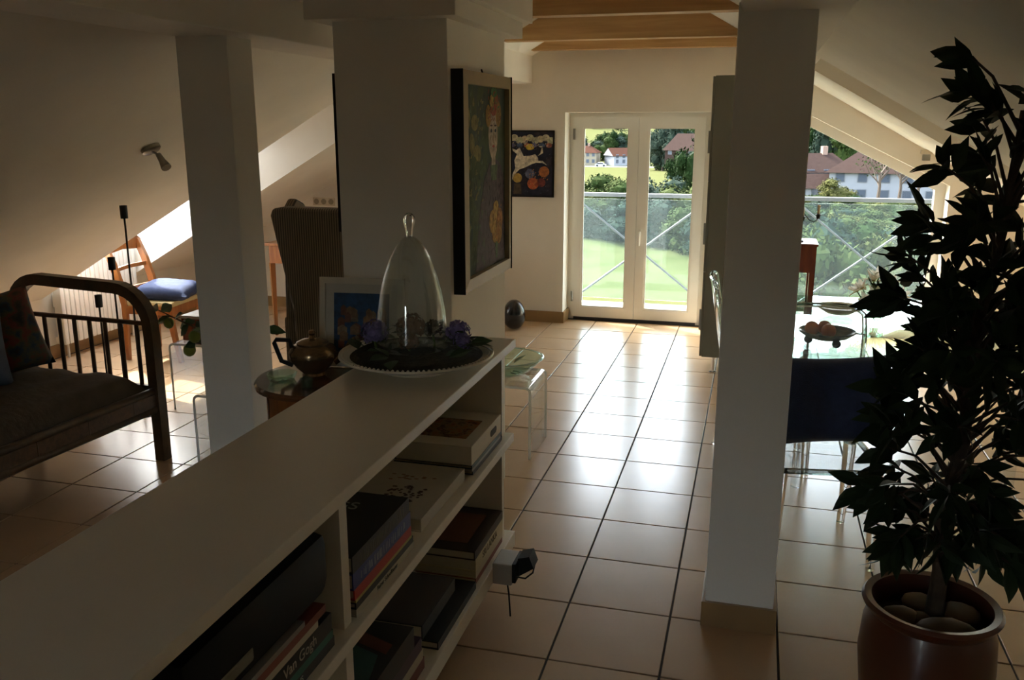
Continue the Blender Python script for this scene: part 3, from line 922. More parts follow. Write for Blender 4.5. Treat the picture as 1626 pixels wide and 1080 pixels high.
def bloom(name, label, cat, loc, r, material, n, seed, leafs=0, stem=0.04):
    rn = random.Random(seed)
    b = empty(name, label, cat, loc)
    mb = MB()
    for k in range(n):
        u, a = rn.uniform(-0.5, 1), rn.uniform(0, 6.28)
        q = math.sqrt(max(0, 1 - u * u))
        d = Vector((q * math.cos(a), q * math.sin(a), u))
        c_ = d * r * rn.uniform(0.75, 1.0)
        x = d.cross(Vector((0.3, 0.2, 1))).normalized()
        y = d.cross(x)
        s = r * rn.uniform(0.22, 0.34)
        for m_ in range(4):
            t = m_ * math.pi / 2 + rn.uniform(0, 0.5)
            p = x * math.cos(t) + y * math.sin(t)
            p2 = x * math.cos(t + 0.7) + y * math.sin(t + 0.7)
            p0 = x * math.cos(t - 0.7) + y * math.sin(t - 0.7)
            mb.add([c_, c_ + p0 * s * 0.7 + d * s * 0.2, c_ + p * s + d * s * 0.3, c_ + p2 * s * 0.7 + d * s * 0.2], [(0, 1, 2, 3)])
    mb.ball((0, 0, 0), r * 0.72, 1)
    o = mb.build('petals', material, b)
    o['kind'] = 'stuff'
    MB().tube([(0, 0, -r * 0.6), (0.005, 0.004, -r - stem)], 0.004, 6).build('stem', 'stem', b)
    lf = leaf_shape(0.075, 0.042)
    for k in range(leafs):
        l_ = lf.build('leaf', 'leaf3', b)
        l_.location = (0, 0, -r * 0.5)
        l_.rotation_euler = (rn.uniform(-0.4, 0.4), rn.uniform(-0.9, 0.1), rn.uniform(0, 6.28))
    return b
bloom('hydrangea_bloom', 'purple hydrangea bloom lying outside the bell jar beside the framed photo', 'flower', (PX - 0.155, PY - 0.005, PZ + 0.118), 0.047, 'purple', 60, 1, 3)
bloom('hydrangea_bloom', 'small purple hydrangea bloom tucked against the bell jar foot', 'flower', (PX - 0.175, PY + 0.075, PZ + 0.10), 0.037, 'purple', 45, 4, 2)
bloom('hydrangea_bloom', 'purple hydrangea bloom on the passage side of the bell jar', 'flower', (PX + 0.125, PY + 0.085, PZ + 0.115), 0.045, 'purple', 60, 2, 3)
bloom('hydrangea_bloom', 'low purple hydrangea bloom near the beaded rim', 'flower', (PX + 0.155, PY + 0.035, PZ + 0.095), 0.032, 'purple', 40, 3, 2)
bloom('dried_bloom', 'brown dried flower head in the middle of the bell jar', 'flower', (PX - 0.035, PY + 0.04, PZ + 0.135), 0.050, 'dried', 60, 6, 2)
bloom('dried_bloom', 'low brown dried flower head near the front of the bell jar', 'flower', (PX - 0.02, PY - 0.02, PZ + 0.098), 0.036, 'dried', 50, 7, 1)
bloom('dried_bloom', 'dark greenish dried flower head inside the bell jar', 'flower', (PX + 0.035, PY + 0.075, PZ + 0.125), 0.035, 'moss', 40, 8, 3)
ivy = empty('ivy_sprig', 'dark green ivy leaves around the bell jar', 'ivy', (PX, PY, PZ + 0.065))
lf = leaf_shape(0.085, 0.05)
rn = random.Random(12)
for k in range(26):
    t = rn.uniform(0, 6.28)
    rr = rn.uniform(0.14, 0.21)
    l_ = lf.build('leaf', 'leaf3', ivy) if k == 0 else None
    if k == 0:
        src_ivy = l_
    else:
        l_ = inst(src_ivy, 'leaf', ivy)
    l_.location = (rr * math.cos(t), rr * math.sin(t), rn.uniform(0.005, 0.02))
    l_.rotation_euler = (rn.uniform(-0.5, 0.5), rn.uniform(-0.6, 0.0), rn.uniform(0, 6.28))

# ------------------------------------------------------------------ pictures
def picture_frame(root, w, h_, bw, depth, mfr, mback, inner=None):
    """frame in local XZ, front facing -Y, back on y=0"""
    o = [(-w / 2, -h_ / 2), (w / 2, -h_ / 2), (w / 2, h_ / 2), (-w / 2, h_ / 2)]
    i = [(-w / 2 + bw, -h_ / 2 + bw), (w / 2 - bw, -h_ / 2 + bw), (w / 2 - bw, h_ / 2 - bw), (-w / 2 + bw, h_ / 2 - bw)]
    for k in range(4):
        k2 = (k + 1) % 4
        MB().add([(o[k][0], 0, o[k][1]), (o[k2][0], 0, o[k2][1]), (i[k2][0], 0, i[k2][1]), (i[k][0], 0, i[k][1]),
                  (o[k][0], -depth * 0.85, o[k][1]), (o[k2][0], -depth * 0.85, o[k2][1]), (i[k2][0], -depth, i[k2][1]), (i[k][0], -depth, i[k][1])],
                 [(0, 1, 2, 3), (4, 7, 6, 5), (0, 4, 5, 1), (2, 6, 7, 3), (0, 3, 7, 4), (1, 5, 6, 2)]).build('frame_side', mfr, root)
    return MB().box(-w / 2 + bw - 0.002, w / 2 - bw + 0.002, -depth * 0.55, -depth * 0.3, -h_ / 2 + bw - 0.002, h_ / 2 - bw + 0.002).build('canvas', mback, root)
def paint(col):
    k = 'paint_%03d%03d%03d' % tuple(int(c_ * 999) for c_ in col)
    if k not in M:
        M[k] = mat(k, col, 0.7, 0.5, 34)
    return M[k]
def strokes(parent, n, x0, x1, z0, z1, col, y, seed, a=0.016, b=0.006, ang=0.8):
    rn = random.Random(seed)
    mb = MB()
    for k in range(n):
        mb.prism(ell(rn.uniform(x0, x1), rn.uniform(z0, z1), a * rn.uniform(0.5, 1.2), b * rn.uniform(0.6, 1.3), 7, ang + rn.uniform(-0.5, 0.5)), y, y - 0.0004, 'Y')
    o = mb.build('brush_strokes', paint(col), parent)
    o['kind'] = 'stuff'
def shape(parent, pts, col, y, name='painted_shape'):
    return MB().prism(pts, y, y - 0.0006, 'Y').build(name, paint(col), parent)
def ell(cx, cz, a, b, n=16, rot=0.0):
    out = []
    for k in range(n):
        t = 2 * math.pi * k / n
        x, z = a * math.cos(t), b * math.sin(t)
        out.append((cx + x * math.cos(rot) - z * math.sin(rot), cz + x * math.sin(rot) + z * math.cos(rot)))
    return out
# portrait on the chimney, facing +X
pa = empty('portrait_painting', 'large framed painting of a figure with fruit headdress on the chimney', 'painting', (-1.2145, 3.91, 1.62), R(90))
cv = picture_frame(pa, 0.75, 0.92, 0.055, 0.055, plain('gold_brown_frame', (0.36, 0.27, 0.14), 0.4), patches('green_ground', [(0.06, 0.09, 0.055), (0.10, 0.13, 0.07), (0.07, 0.10, 0.09), (0.13, 0.13, 0.06)], 7))
MB().box(-0.377, -0.372, -0.052, 0.0, -0.462, 0.462).build('frame_edge', 'black', pa)
MB().box(0.372, 0.377, -0.052, 0.0, -0.462, 0.462).build('frame_edge', 'black', pa)
yc = -0.055 * 0.55
shape(cv, [(-0.16, -0.40), (0.31, -0.40), (0.31, -0.02), (0.24, 0.06), (0.16, 0.09), (0.06, 0.07), (-0.02, 0.0), (-0.10, -0.15)], (0.075, 0.055, 0.075), yc)
shape(cv, ell(0.12, 0.20, 0.075, 0.115), (0.42, 0.34, 0.26), yc - 0.0008)
shape(cv, [(0.09, 0.04), (0.16, 0.04), (0.15, 0.13), (0.10, 0.13)], (0.40, 0.32, 0.24), yc - 0.0005)
shape(cv, [(0.07, 0.06), (0.19, 0.06), (0.17, -0.01), (0.09, -0.01)], (0.09, 0.13, 0.07), yc - 0.0012)
for dx in (-0.03, 0.035):
    shape(cv, ell(0.12 + dx, 0.215, 0.014, 0.008), (0.02, 0.03, 0.05), yc - 0.0016)
    shape(cv, ell(0.12 + dx, 0.238, 0.02, 0.004), (0.06, 0.03, 0.02), yc - 0.0016)
shape(cv, ell(0.122, 0.145, 0.018, 0.006), (0.35, 0.06, 0.05), yc - 0.0016)
shape(cv, ell(0.124, 0.18, 0.006, 0.022), (0.32, 0.24, 0.17), yc - 0.0014)
for k, (x, z, a, b, c_) in enumerate([(0.04, 0.28, 0.04, 0.05, (0.35, 0.20, 0.04)), (0.20, 0.29, 0.045, 0.06, (0.30, 0.17, 0.04)), (0.12, 0.31, 0.05, 0.03, (0.32, 0.06, 0.03)), (0.09, 0.345, 0.035, 0.03, (0.40, 0.26, 0.06)), (0.16, 0.35, 0.035, 0.03, (0.28, 0.08, 0.03)), (0.12, 0.385, 0.05, 0.022, (0.05, 0.16, 0.05))]):
    shape(cv, ell(x, z, a, b, 12), c_, yc - 0.002 - k * 0.0007)
for k, (x, z) in enumerate([(-0.26, 0.27), (-0.20, 0.16), (-0.27, 0.08), (-0.12, 0.12), (-0.16, 0.25), (-0.28, -0.2)]):
    shape(cv, ell(x, z, 0.035, 0.05, 10, 0.4 * k), (0.22, 0.19, 0.06), yc - 0.0008)
for k, (x, z, c_) in enumerate([(0.10, -0.20, (0.42, 0.24, 0.05)), (0.16, -0.16, (0.48, 0.30, 0.07)), (0.22, -0.20, (0.40, 0.17, 0.04)), (0.14, -0.25, (0.45, 0.28, 0.06)), (0.20, -0.26, (0.38, 0.20, 0.05))]):
    shape(cv, ell(x, z, 0.05, 0.055, 12), c_, yc - 0.0012 - k * 0.0006)
shape(cv, [(0.14, -0.28), (0.20, -0.28), (0.175, -0.38), (0.16, -0.38)], (0.08, 0.16, 0.08), yc - 0.001)
strokes(cv, 90, -0.30, -0.02, -0.38, 0.38, (0.10, 0.15, 0.09), yc - 0.0003, 1, ang=1.3)
strokes(cv, 50, -0.30, -0.04, -0.10, 0.36, (0.21, 0.19, 0.07), yc - 0.0005, 2, ang=0.6)
strokes(cv, 40, -0.30, 0.02, -0.30, 0.38, (0.05, 0.08, 0.07), yc - 0.0006, 3, ang=2.0)
strokes(cv, 60, 0.02, 0.30, -0.38, -0.02, (0.11, 0.08, 0.11), yc - 0.0008, 4, ang=1.6)
strokes(cv, 40, 0.02, 0.30, -0.38, 0.02, (0.045, 0.035, 0.05), yc - 0.0009, 5, ang=1.6)
strokes(cv, 30, 0.09, 0.24, -0.30, -0.12, (0.30, 0.12, 0.03), yc - 0.0045, 6, 0.012, 0.005)
strokes(cv, 26, 0.02, 0.22, 0.26, 0.40, (0.24, 0.07, 0.03), yc - 0.0062, 7, 0.012, 0.005)
strokes(cv, 18, 0.05, 0.20, 0.30, 0.41, (0.07, 0.15, 0.05), yc - 0.0066, 8, 0.012, 0.005)
strokes(cv, 16, 0.07, 0.17, 0.12, 0.28, (0.33, 0.25, 0.19), yc - 0.0012, 9, 0.010, 0.005)
MB().tube([(0.0, -0.02, 0.46), (0.0, -0.015, 0.475), (0.015, -0.01, 0.478)], 0.004, 6).build('hanging_hook', 'iron', pa)
# horse picture on the back wall
hp = empty('horse_picture', 'small dark picture of a leaping white horse with fruit on the back wall', 'picture', (-2.045, YB, 1.50))
cv = picture_frame(hp, 0.46, 0.61, 0.012, 0.022, 'black', patches('midnight_ground', [(0.012, 0.014, 0.03), (0.02, 0.025, 0.05), (0.015, 0.015, 0.03), (0.05, 0.04, 0.05)], 9))
yc = -0.022 * 0.55
for k in range(9):
    x = -0.20 + 0.05 * k
    shape(cv, ell(x, 0.225 + 0.015 * math.sin(k * 2.1), 0.036, 0.032, 10), (0.50 - 0.04 * (k % 3), 0.46 - 0.03 * (k % 2), 0.30), yc - 0.0004 * (k % 3))
for k in range(6):
    shape(cv, ell(-0.17 + 0.07 * k, 0.17, 0.03, 0.022, 8), [(0.10, 0.10, 0.22), (0.06, 0.10, 0.20), (0.30, 0.10, 0.06)][k % 3], yc - 0.0013)
shape(cv, ell(0.0, 0.155, 0.042, 0.03, 10), (0.50, 0.36, 0.05), yc - 0.0022)
horse = [(-0.17, 0.14), (-0.13, 0.125), (-0.10, 0.15), (-0.085, 0.12), (-0.06, 0.07), (0.0, 0.075), (0.05, 0.09), (0.075, 0.06), (0.08, 0.03), (0.12, 0.03), (0.155, 0.0), (0.16, -0.01), (0.12, 0.01),
         (0.06, 0.012), (0.02, 0.0), (-0.04, -0.03), (-0.10, -0.05), (-0.15, -0.10), (-0.18, -0.17), (-0.185, -0.17), (-0.165, -0.09), (-0.14, -0.04), (-0.15, 0.03), (-0.125, 0.09), (-0.165, 0.12)]
shape(cv, horse, (0.62, 0.58, 0.47), yc - 0.003)
shape(cv, [(0.07, 0.07), (0.10, 0.10), (0.11, 0.15), (0.08, 0.16), (0.12, 0.165), (0.125, 0.10)], (0.55, 0.50, 0.40), yc - 0.0032)
for x, z, r, c_ in [(0.0, -0.09, 0.045, (0.10, 0.12, 0.20)), (0.135, -0.07, 0.05, (0.36, 0.12, 0.03)), (0.03, -0.18, 0.055, (0.40, 0.09, 0.03)), (0.11, -0.17, 0.04, (0.16, 0.03, 0.025)), (-0.12, -0.13, 0.045, (0.38, 0.25, 0.05))]:
    shape(cv, ell(x, z, r, r, 14), c_, yc - 0.002)
shape(cv, [(-0.16, -0.28), (-0.08, -0.28), (-0.09, -0.18), (-0.15, -0.18)], (0.07, 0.05, 0.03), yc - 0.001)
strokes(cv, 60, -0.21, 0.21, -0.28, 0.14, (0.035, 0.04, 0.075), yc - 0.0006, 11, 0.012, 0.004)
strokes(cv, 40, -0.20, 0.20, 0.16, 0.25, (0.34, 0.30, 0.24), yc - 0.0035, 12, 0.010, 0.005)
strokes(cv, 22, -0.20, 0.20, 0.13, 0.22, (0.08, 0.08, 0.16), yc - 0.0040, 13, 0.009, 0.004)
strokes(cv, 22, -0.02, 0.17, -0.22, -0.04, (0.45, 0.20, 0.06), yc - 0.0032, 14, 0.009, 0.004)
# picture on the hidden side of the chimney: only its black edge shows
bp = empty('black_framed_picture', 'black framed picture seen edge-on along the chimney side', 'picture', (-1.71, 3.86, 1.74), R(-90))
picture_frame(bp, 0.66, 0.66, 0.03, 0.03, 'black', plain('picture_ground', (0.3, 0.27, 0.2)))

# ------------------------------------------------------------------ round table with teapot and photo
TZ = 0.85
rt = empty('round_table', 'small round dark wooden table between bookshelf and chimney', 'table', (-1.675, 3.205, 0))
MB().lathe([(0.0, TZ - 0.03), (0.262, TZ - 0.03), (0.278, TZ - 0.024), (0.28, TZ - 0.011), (0.272, TZ), (0.0, TZ)], seg=48).build('table_top', 'tablewood', rt, True)
MB().lathe([(0.215, TZ - 0.17), (0.235, TZ - 0.165), (0.235, TZ - 0.03), (0.20, TZ - 0.03), (0.20, TZ - 0.17)], seg=40, closed=True).build('apron', 'cherry', rt, True)
for k in range(4):
    a = R(45 + 90 * k)
    MB().tube([(0.215 * math.cos(a), 0.215 * math.sin(a), TZ - 0.04), (0.205 * math.cos(a), 0.205 * math.sin(a), 0.4), (0.22 * math.cos(a), 0.22 * math.sin(a), 0.0)], [0.026, 0.02, 0.014], 10).build('leg', 'tablewood', rt, True)
MB().lathe([(0.0, 0.18), (0.20, 0.18), (0.20, 0.20), (0.0, 0.20)], seg=32).build('lower_shelf', 'tablewood', rt)
tp = empty('teapot', 'dark lustre teapot with angular handle on the round table', 'teapot', (-1.735, 3.235, TZ), R(205))
tp.scale = (0.83, 0.83, 0.83)
MB().lathe([(0.0, 0.0), (0.06, 0.0), (0.055, 0.012), (0.085, 0.04), (0.115, 0.085), (0.12, 0.115), (0.105, 0.145), (0.075, 0.16), (0.0, 0.16)], seg=32).build('body', 'silver', tp, True)
MB().lathe([(0.078, 0.158), (0.08, 0.165), (0.05, 0.18), (0.018, 0.186), (0.012, 0.20), (0.02, 0.212), (0.012, 0.226), (0.0, 0.228)], seg=24).build('lid', 'silver', tp, True)
MB().bar([(0.10, 0, 0.05), (0.155, 0, 0.075), (0.185, 0, 0.17), (0.175, 0, 0.185), (0.11, 0, 0.18), (0.10, 0, 0.14)], 0.018, 0.02).build('handle', 'black', tp)
MB().tube([(-0.10, 0, 0.07), (-0.16, 0, 0.10), (-0.19, 0, 0.16), (-0.21, 0, 0.175)], [0.03, 0.022, 0.014, 0.012], 10).build('spout', 'silver', tp, True)
ash = empty('glass_dish', 'small cut glass dish on the round table', 'dish', (-1.815, 3.115, TZ))
MB().lathe([(0.0, 0.0), (0.05, 0.0), (0.065, 0.03), (0.058, 0.032), (0.042, 0.01), (0.0, 0.008)], seg=8).build('dish_body', 'greenglass', ash)
vs_ = empty('glass_votive', 'tiny clear glass votive beside the teapot on the round table', 'votive', (-1.66, 3.03, TZ))
MB().lathe([(0.0, 0.0), (0.022, 0.0), (0.026, 0.045), (0.022, 0.045), (0.018, 0.008), (0.0, 0.008)], seg=14).build('cup', 'greenglass', vs_, True)
fp = empty('framed_photo', 'white framed photo of a walled town under blue sky on the round table', 'photo', (-1.585, 3.405, TZ))
cv = picture_frame(fp, 0.37, 0.38, 0.026, 0.022, plain('white_frame', (0.62, 0.57, 0.46), 0.5), plain('photo_mat', (0.52, 0.49, 0.41), 0.6))
yc = -0.0124
shape(cv, [(-0.122, -0.13), (0.122, -0.13), (0.122, 0.125), (-0.122, 0.125)], (0.018, 0.06, 0.14), yc, 'photo_print')
rn = random.Random(5)
for k in range(26):
    x = rn.uniform(-0.09, 0.10)
    z = -0.10 + 0.15 * rn.random() ** 1.2
    w_ = rn.uniform(0.012, 0.022)
    shape(cv, [(x - w_, z - 0.015), (x + w_, z - 0.015), (x + w_, z + 0.018), (x, z + 0.03), (x - w_, z + 0.018)], [(0.20, 0.12, 0.06), (0.14, 0.06, 0.035), (0.24, 0.17, 0.10)][k % 3], yc - 0.0008 - 0.0003 * (k % 4), 'printed_house')
MB().box(-0.03, 0.03, 0.0, 0.006, -0.185, 0.1).build('back_strut', 'black', fp)
for ch_ in list(fp.children):
    pass
fp.location = (-1.585, 3.405, TZ + 0.192)
fp.rotation_euler = (R(-8), 0, R(6))

# ================================================================== left side: daybed
db = empty('daybed', 'dark bamboo daybed with arched end frames and brown mattress', 'daybed', (-3.734, 3.136, 0), R(-4))
bx0, bx1 = -0.485, 0.485
def end_frame(y, nm='end_frame'):
    pts = [(bx1, y, 0), (bx1, y, 0.40), (bx1, y, 0.72)] + arc((bx1 - 0.22, 0.765), 0.22, 0, 90, 7, 'XZ', y)[1:] + [(0.0, y, 0.992)] + arc((bx0 + 0.20, 0.80), 0.20, 90, 180, 7, 'XZ', y) + [(bx0, y, 0.4), (bx0, y, 0)]
    ef = MB().bar(pts, 0.062, 0.062, (0, 1, 0)).build(nm, 'bamboo', db)
    MB().tube([(bx0, y, 0.79), (bx1, y, 0.79)], 0.014, 8).build('cross_bar', 'bamboo', ef, True)
    for k in range(8):
        x = bx0 + 0.10 + k * 0.11
        MB().tube([(x, y, 0.79), (x, y, 0.42)], 0.012, 8).build('spindle', 'bamboo', ef, True)
    MB().bar([(bx0, y, 0.41), (bx1, y, 0.41)], 0.03, 0.05, (0, 1, 0)).build('cross_bar', 'bamboo', ef)
    MB().bar([(bx0, y, 0.30), (bx1, y, 0.30)], 0.03, 0.05, (0, 1, 0)).build('cross_bar', 'bamboo', ef)
    return ef
end_frame(1.0)
end_frame(-1.0)
for x in (bx1, bx0):
    for z in (0.41, 0.305):
        MB().tube([(x, -1.0, z), (x, 1.0, z)], 0.022, 10).build('side_rail', 'bamboo', db, True)
    MB().box(x - 0.012, x + 0.012, -0.99, 0.99, 0.30, 0.40).build('side_panel', 'darkwood', db)
    for k in range(6):
        y = -0.8 + k * 0.32
        MB().tube([(x, y, 0.305), (x, y, 0.41)], 0.014, 8).build('rail_stub', 'bamboo', db, True)
MB().box(bx0 + 0.03, bx1 - 0.03, -0.97, 0.97, 0.285, 0.33).build('bed_base', 'darkwood', db)
mm = MB()
n = 22
for i in range(n + 1):
    for j in range(n + 1):
        u, v = i / n * 2 - 1, j / n * 2 - 1
        e = max(0, 1 - abs(u) ** 10) ** 0.5 * max(0, 1 - abs(v) ** 16) ** 0.5
        z = 0.42 + 0.11 * e + (0.010 * math.sin(5 * v + 3 * u) + 0.007 * math.sin(11 * u - 4 * v) + 0.006 * random.random()) * e
        mm.v.append((u * 0.455, v * 0.955, z))
for i in range(n):
    for j in range(n):
        a = i * (n + 1) + j
        mm.f.append((a, a + n + 1, a + n + 2, a + 1))
mm.box(-0.455, 0.455, -0.955, 0.955, 0.33, 0.42)
mt = mm.build('mattress', 'mattress', db, True, 60)
fc = pillow(0.46, 0.46, 0.17, 14, 2).build('cushion', 'floral', None, True, 80)
tag(fc, 'dark floral cushion leaning on the daybed beside the arched end', 'cushion')
fc.location = (-3.93, 3.80, 0.745)
fc.rotation_euler = (R(72), R(-8), R(62))
bc = pillow(0.46, 0.46, 0.17, 14, 3).build('cushion', 'bluegrey', None, True, 80)
tag(bc, 'plain blue grey cushion on the daybed in front of the floral one', 'cushion')
bc.location = (-3.86, 3.50, 0.735)
bc.rotation_euler = (R(74), R(4), R(70))

# candle stands
def candle_stand(x, y, hgt, label):
    s = empty('candle_stand', label, 'candle stand', (x, y, 0), group='iron candle stands behind the daybed')
    MB().lathe([(0.0, 0.0), (0.075, 0.0), (0.075, 0.006), (0.012, 0.012), (0.0, 0.012)], seg=20).build('base', 'iron', s, True)
    MB().tube([(0, 0, 0.01), (0, 0, hgt - 0.10)], 0.006, 8).build('rod', 'iron', s, True)
    MB().lathe([(0.0, hgt - 0.10), (0.022, hgt - 0.10), (0.023, hgt - 0.02), (0.018, hgt - 0.02), (0.017, hgt - 0.06), (0.0, hgt - 0.06)], seg=16).build('cup', 'iron', s, True)
candle_stand(-3.80, 4.75, 1.39, 'tallest black iron candle stand behind the daybed')
candle_stand(-3.93, 4.75, 1.06, 'middle sized black iron candle stand, before the wooden chair')
candle_stand(-4.06, 4.75, 0.81, 'shortest black iron candle stand seen through the spindles')

# wooden chair with blue cushion, facing +X
wc_ = empty('wooden_chair', 'cherry wood chair with curved top rail and cream seat', 'chair', (-4.64, 6.16, 0), R(4))
for s in (-1, 1):
    y = 0.215 * s
    MB().bar([(-0.215, y, 0.0), (-0.205, y, 0.25), (-0.20, y, 0.45), (-0.225, y, 0.62), (-0.27, y, 0.78), (-0.33, y, 0.93)], 0.034, [0.032, 0.036, 0.045, 0.055, 0.052, 0.045]).build('back_post', 'cherry', wc_)
    MB().bar([(0.26, y, 0.0), (0.225, y, 0.16), (0.20, y, 0.32), (0.195, y, 0.445)], 0.038, [0.028, 0.034, 0.042, 0.05]).build('leg', 'cherry', wc_)
    MB().bar([(-0.21, y, 0.415), (0.20, y, 0.415)], 0.026, 0.065, (0, 1, 0)).build('seat_rail', 'cherry', wc_)
MB().bar([(0.20, -0.22, 0.415), (0.20, 0.22, 0.415)], 0.026, 0.065, (1, 0, 0)).build('seat_rail', 'cherry', wc_)
MB().bar([(-0.205, -0.22, 0.415), (-0.205, 0.22, 0.415)], 0.026, 0.065, (1, 0, 0)).build('seat_rail', 'cherry', wc_)
tr = MB()
tr.prism([(-0.27, 0.86), (-0.255, 0.93), (-0.20, 0.965), (0.0, 0.975), (0.20, 0.965), (0.255, 0.93), (0.27, 0.86), (0.21, 0.85), (0.0, 0.87), (-0.21, 0.85)], -0.345, -0.318, 'X').build('top_rail', 'cherry', wc_)
MB().bar([(-0.26, -0.21, 0.73), (-0.275, 0.0, 0.735), (-0.26, 0.21, 0.73)], 0.022, 0.03, (1, 0, 0)).build('back_slat', 'cherry', wc_)
MB().bar([(-0.215, -0.21, 0.56), (-0.225, 0.0, 0.565), (-0.215, 0.21, 0.56)], 0.022, 0.03, (1, 0, 0)).build('back_slat', 'cherry', wc_)
st = MB().box(-0.20, 0.215, -0.215, 0.215, 0.44, 0.485, 0.018).build('seat', 'cream_uph', wc_, True)
bl = pillow(0.46, 0.44, 0.13, 14, 5).build('cushion', 'blueseat', None, True, 80)
tag(bl, 'square dark blue cushion lying on the wooden chair seat', 'cushion')
bl.location = (-4.585, 6.18, 0.546)
bl.rotation_euler = (R(2), R(3), R(12))

# radiator
rd = empty('radiator', 'white ribbed panel radiator below the roof recess', 'radiator', (-5.36, 6.265, 0.12))
for k in range(18):
    y = -0.445 + k * 0.0523
    MB().box(-0.03, 0.045, y - 0.021, y + 0.021, 0.0, 0.70, 0.008).build('fin', 'radiator', rd, True)
MB().box(-0.045, 0.03, -0.47, 0.47, 0.02, 0.06).build('manifold', 'radiator', rd)
MB().box(-0.045, 0.03, -0.47, 0.47, 0.64, 0.68).build('manifold', 'radiator', rd)
for y in (-0.4, 0.4):
    MB().box(-0.085, -0.04, y - 0.02, y + 0.02, 0.3, 0.4).build('wall_bracket', 'radiator', rd)
    MB().tube([(0.0, y, 0.02), (0.0, y, -0.12)], 0.01, 8).build('pipe', 'radiator', rd)

# clear stool with wooden box; clear stool with citrus
def waterfall_table(name, label, cat, x0, x1, y0, y1, hgt, axis='X', t=0.014, loc=None):
    """bent clear acrylic sheet: two side panels and a top"""
    cx, cy = (x0 + x1) / 2, (y0 + y1) / 2
    w = empty(name, label, cat, (cx, cy, 0))
    a, b = ((x1 - x0) / 2, (y1 - y0) / 2)
    if axis == 'Y':
        a, b = b, a
    r = 0.035
    out = [(-a, 0), (-a, hgt - r)] + [(-a + r - r * math.cos(R(q)), hgt - r + r * math.sin(R(q))) for q in (30, 60, 90)] + [(a - r + r * math.sin(R(q)), hgt - r + r * math.cos(R(q))) for q in (0, 30, 60, 90)] + [(a, 0)]
    r2 = r - t
    inn = [(a - t, 0), (a - t, hgt - r)] + [(a - r + r2 * math.cos(R(q)), hgt - r + r2 * math.sin(R(q))) for q in (30, 60, 90)] + [(-a + r - r2 * math.sin(R(q)), hgt - r + r2 * math.cos(R(q))) for q in (0, 30, 60, 90)] + [(-a + t, 0)]
    poly = out + inn
    n_ = len(out)
    mb = MB()
    for yy in (-b, b):
        for p in out:
            mb.v.append((p[0], yy, p[1]) if axis == 'X' else (yy, p[0], p[1]))
        for p in reversed(inn):
            mb.v.append((p[0], yy, p[1]) if axis == 'X' else (yy, p[0], p[1]))
    m_ = len(inn)
    N = n_ + m_
    for i in range(n_ - 1):
        mb.f.append((i, i + 1, N + i + 1, N + i))
    for i in range(m_ - 1):
        mb.f.append((n_ + i, N + n_ + i, N + n_ + i + 1, n_ + i + 1))
    mb.f += [(0, N, N + n_, n_), (n_ - 1, n_ + m_ - 1, N + n_ + m_ - 1, N + n_ - 1)]
    mb.build('bent_sheet', 'acrylic', w, True, 50)
    # sheet edges in pale opaque colour, standing in for internally reflected light
    for yy in (-b, b):
        eg = MB()
        e0 = out
        e1 = list(reversed(inn))
        for i in range(n_ - 1):
            q = []
            for s_ in (-0.0008, 0.0008):
                for p in (e0[i], e0[i + 1], e1[min(i + 1, m_ - 1)], e1[min(i, m_ - 1)]):
                    q.append((p[0], yy + s_, p[1]) if axis == 'X' else (yy + s_, p[0], p[1]))
            eg.add(q, [(0, 1, 2, 3), (7, 6, 5, 4)])
        eg.build('painted_edge_light', 'acrylic_edge_light', w)
    return w
waterfall_table('acrylic_side_table', 'clear acrylic side table carrying a dark wooden box beside the column', 'side table', -3.68, -3.22, 4.90, 5.36, 0.46, 'X')
bxx = empty('wooden_box', 'dark reddish wooden box on the clear side table beside the column', 'box', (-3.46, 5.10, 0.46))
MB().box(-0.17, 0.17, -0.11, 0.11, 0.0, 0.15, 0.004).build('box_body', 'mahogany', bxx)
MB().box(-0.175, 0.175, -0.115, 0.115, 0.15, 0.17, 0.004).build('lid', plain('pale_lid', (0.55, 0.45, 0.40), 0.25), bxx)
waterfall_table('acrylic_stool', 'clear acrylic stool with potted citrus behind the slender column', 'stool', -2.92, -2.50, 4.05, 4.45, 0.42, 'X')
cp = empty('potted_citrus', 'small potted citrus with green fruit reaching past the slender column', 'plant', (-2.70, 4.25, 0.42))
MB().lathe([(0.0, 0.0), (0.075, 0.0), (0.10, 0.15), (0.108, 0.15), (0.108, 0.17), (0.092, 0.17), (0.09, 0.14), (0.0, 0.14)], seg=24).build('pot', 'terracotta', cp, True)
MB().lathe([(0.09, 0.145), (0.0, 0.15)], seg=20).build('soil', 'soil', cp)
rn = random.Random(21)
lfc = leaf_shape(0.105, 0.058, 0.12)
first = None
branches = [[(0, 0, 0.14), (-0.08, 0.0, 0.26), (-0.22, 0.0, 0.30), (-0.38, -0.01, 0.36), (-0.52, -0.02, 0.42)],
            [(0, 0, 0.14), (-0.06, 0.03, 0.22), (-0.20, 0.02, 0.22), (-0.36, 0.01, 0.24)],
            [(0, 0, 0.14), (0.03, 0.03, 0.35), (0.06, 0.05, 0.5)],
            [(0, 0, 0.14), (0.08, -0.03, 0.28), (0.16, -0.05, 0.36)]]
for br in branches:
    MB().tube(br, [0.009 - 0.0015 * i for i in range(len(br))], 6).build('branch', 'bark', cp, True)
    for i in range(1, len(br)):
        a, b_ = Vector(br[i - 1]), Vector(br[i])
        for t in (0.3, 0.5, 0.75, 0.9, 1.0):
            p = a.lerp(b_, t)
            if first is None:
                first = l_ = lfc.build('leaf', 'leaf2', cp)
            else:
                l_ = inst(first, 'leaf', cp)
            l_.location = p
            l_.rotation_euler = (rn.choice((-1, 1)) * rn.uniform(0.6, 1.4), rn.uniform(-0.8, 0.8), rn.uniform(0, 6.28))
            k_ = rn.uniform(0.8, 1.15)
            l_.scale = (k_, k_, k_)
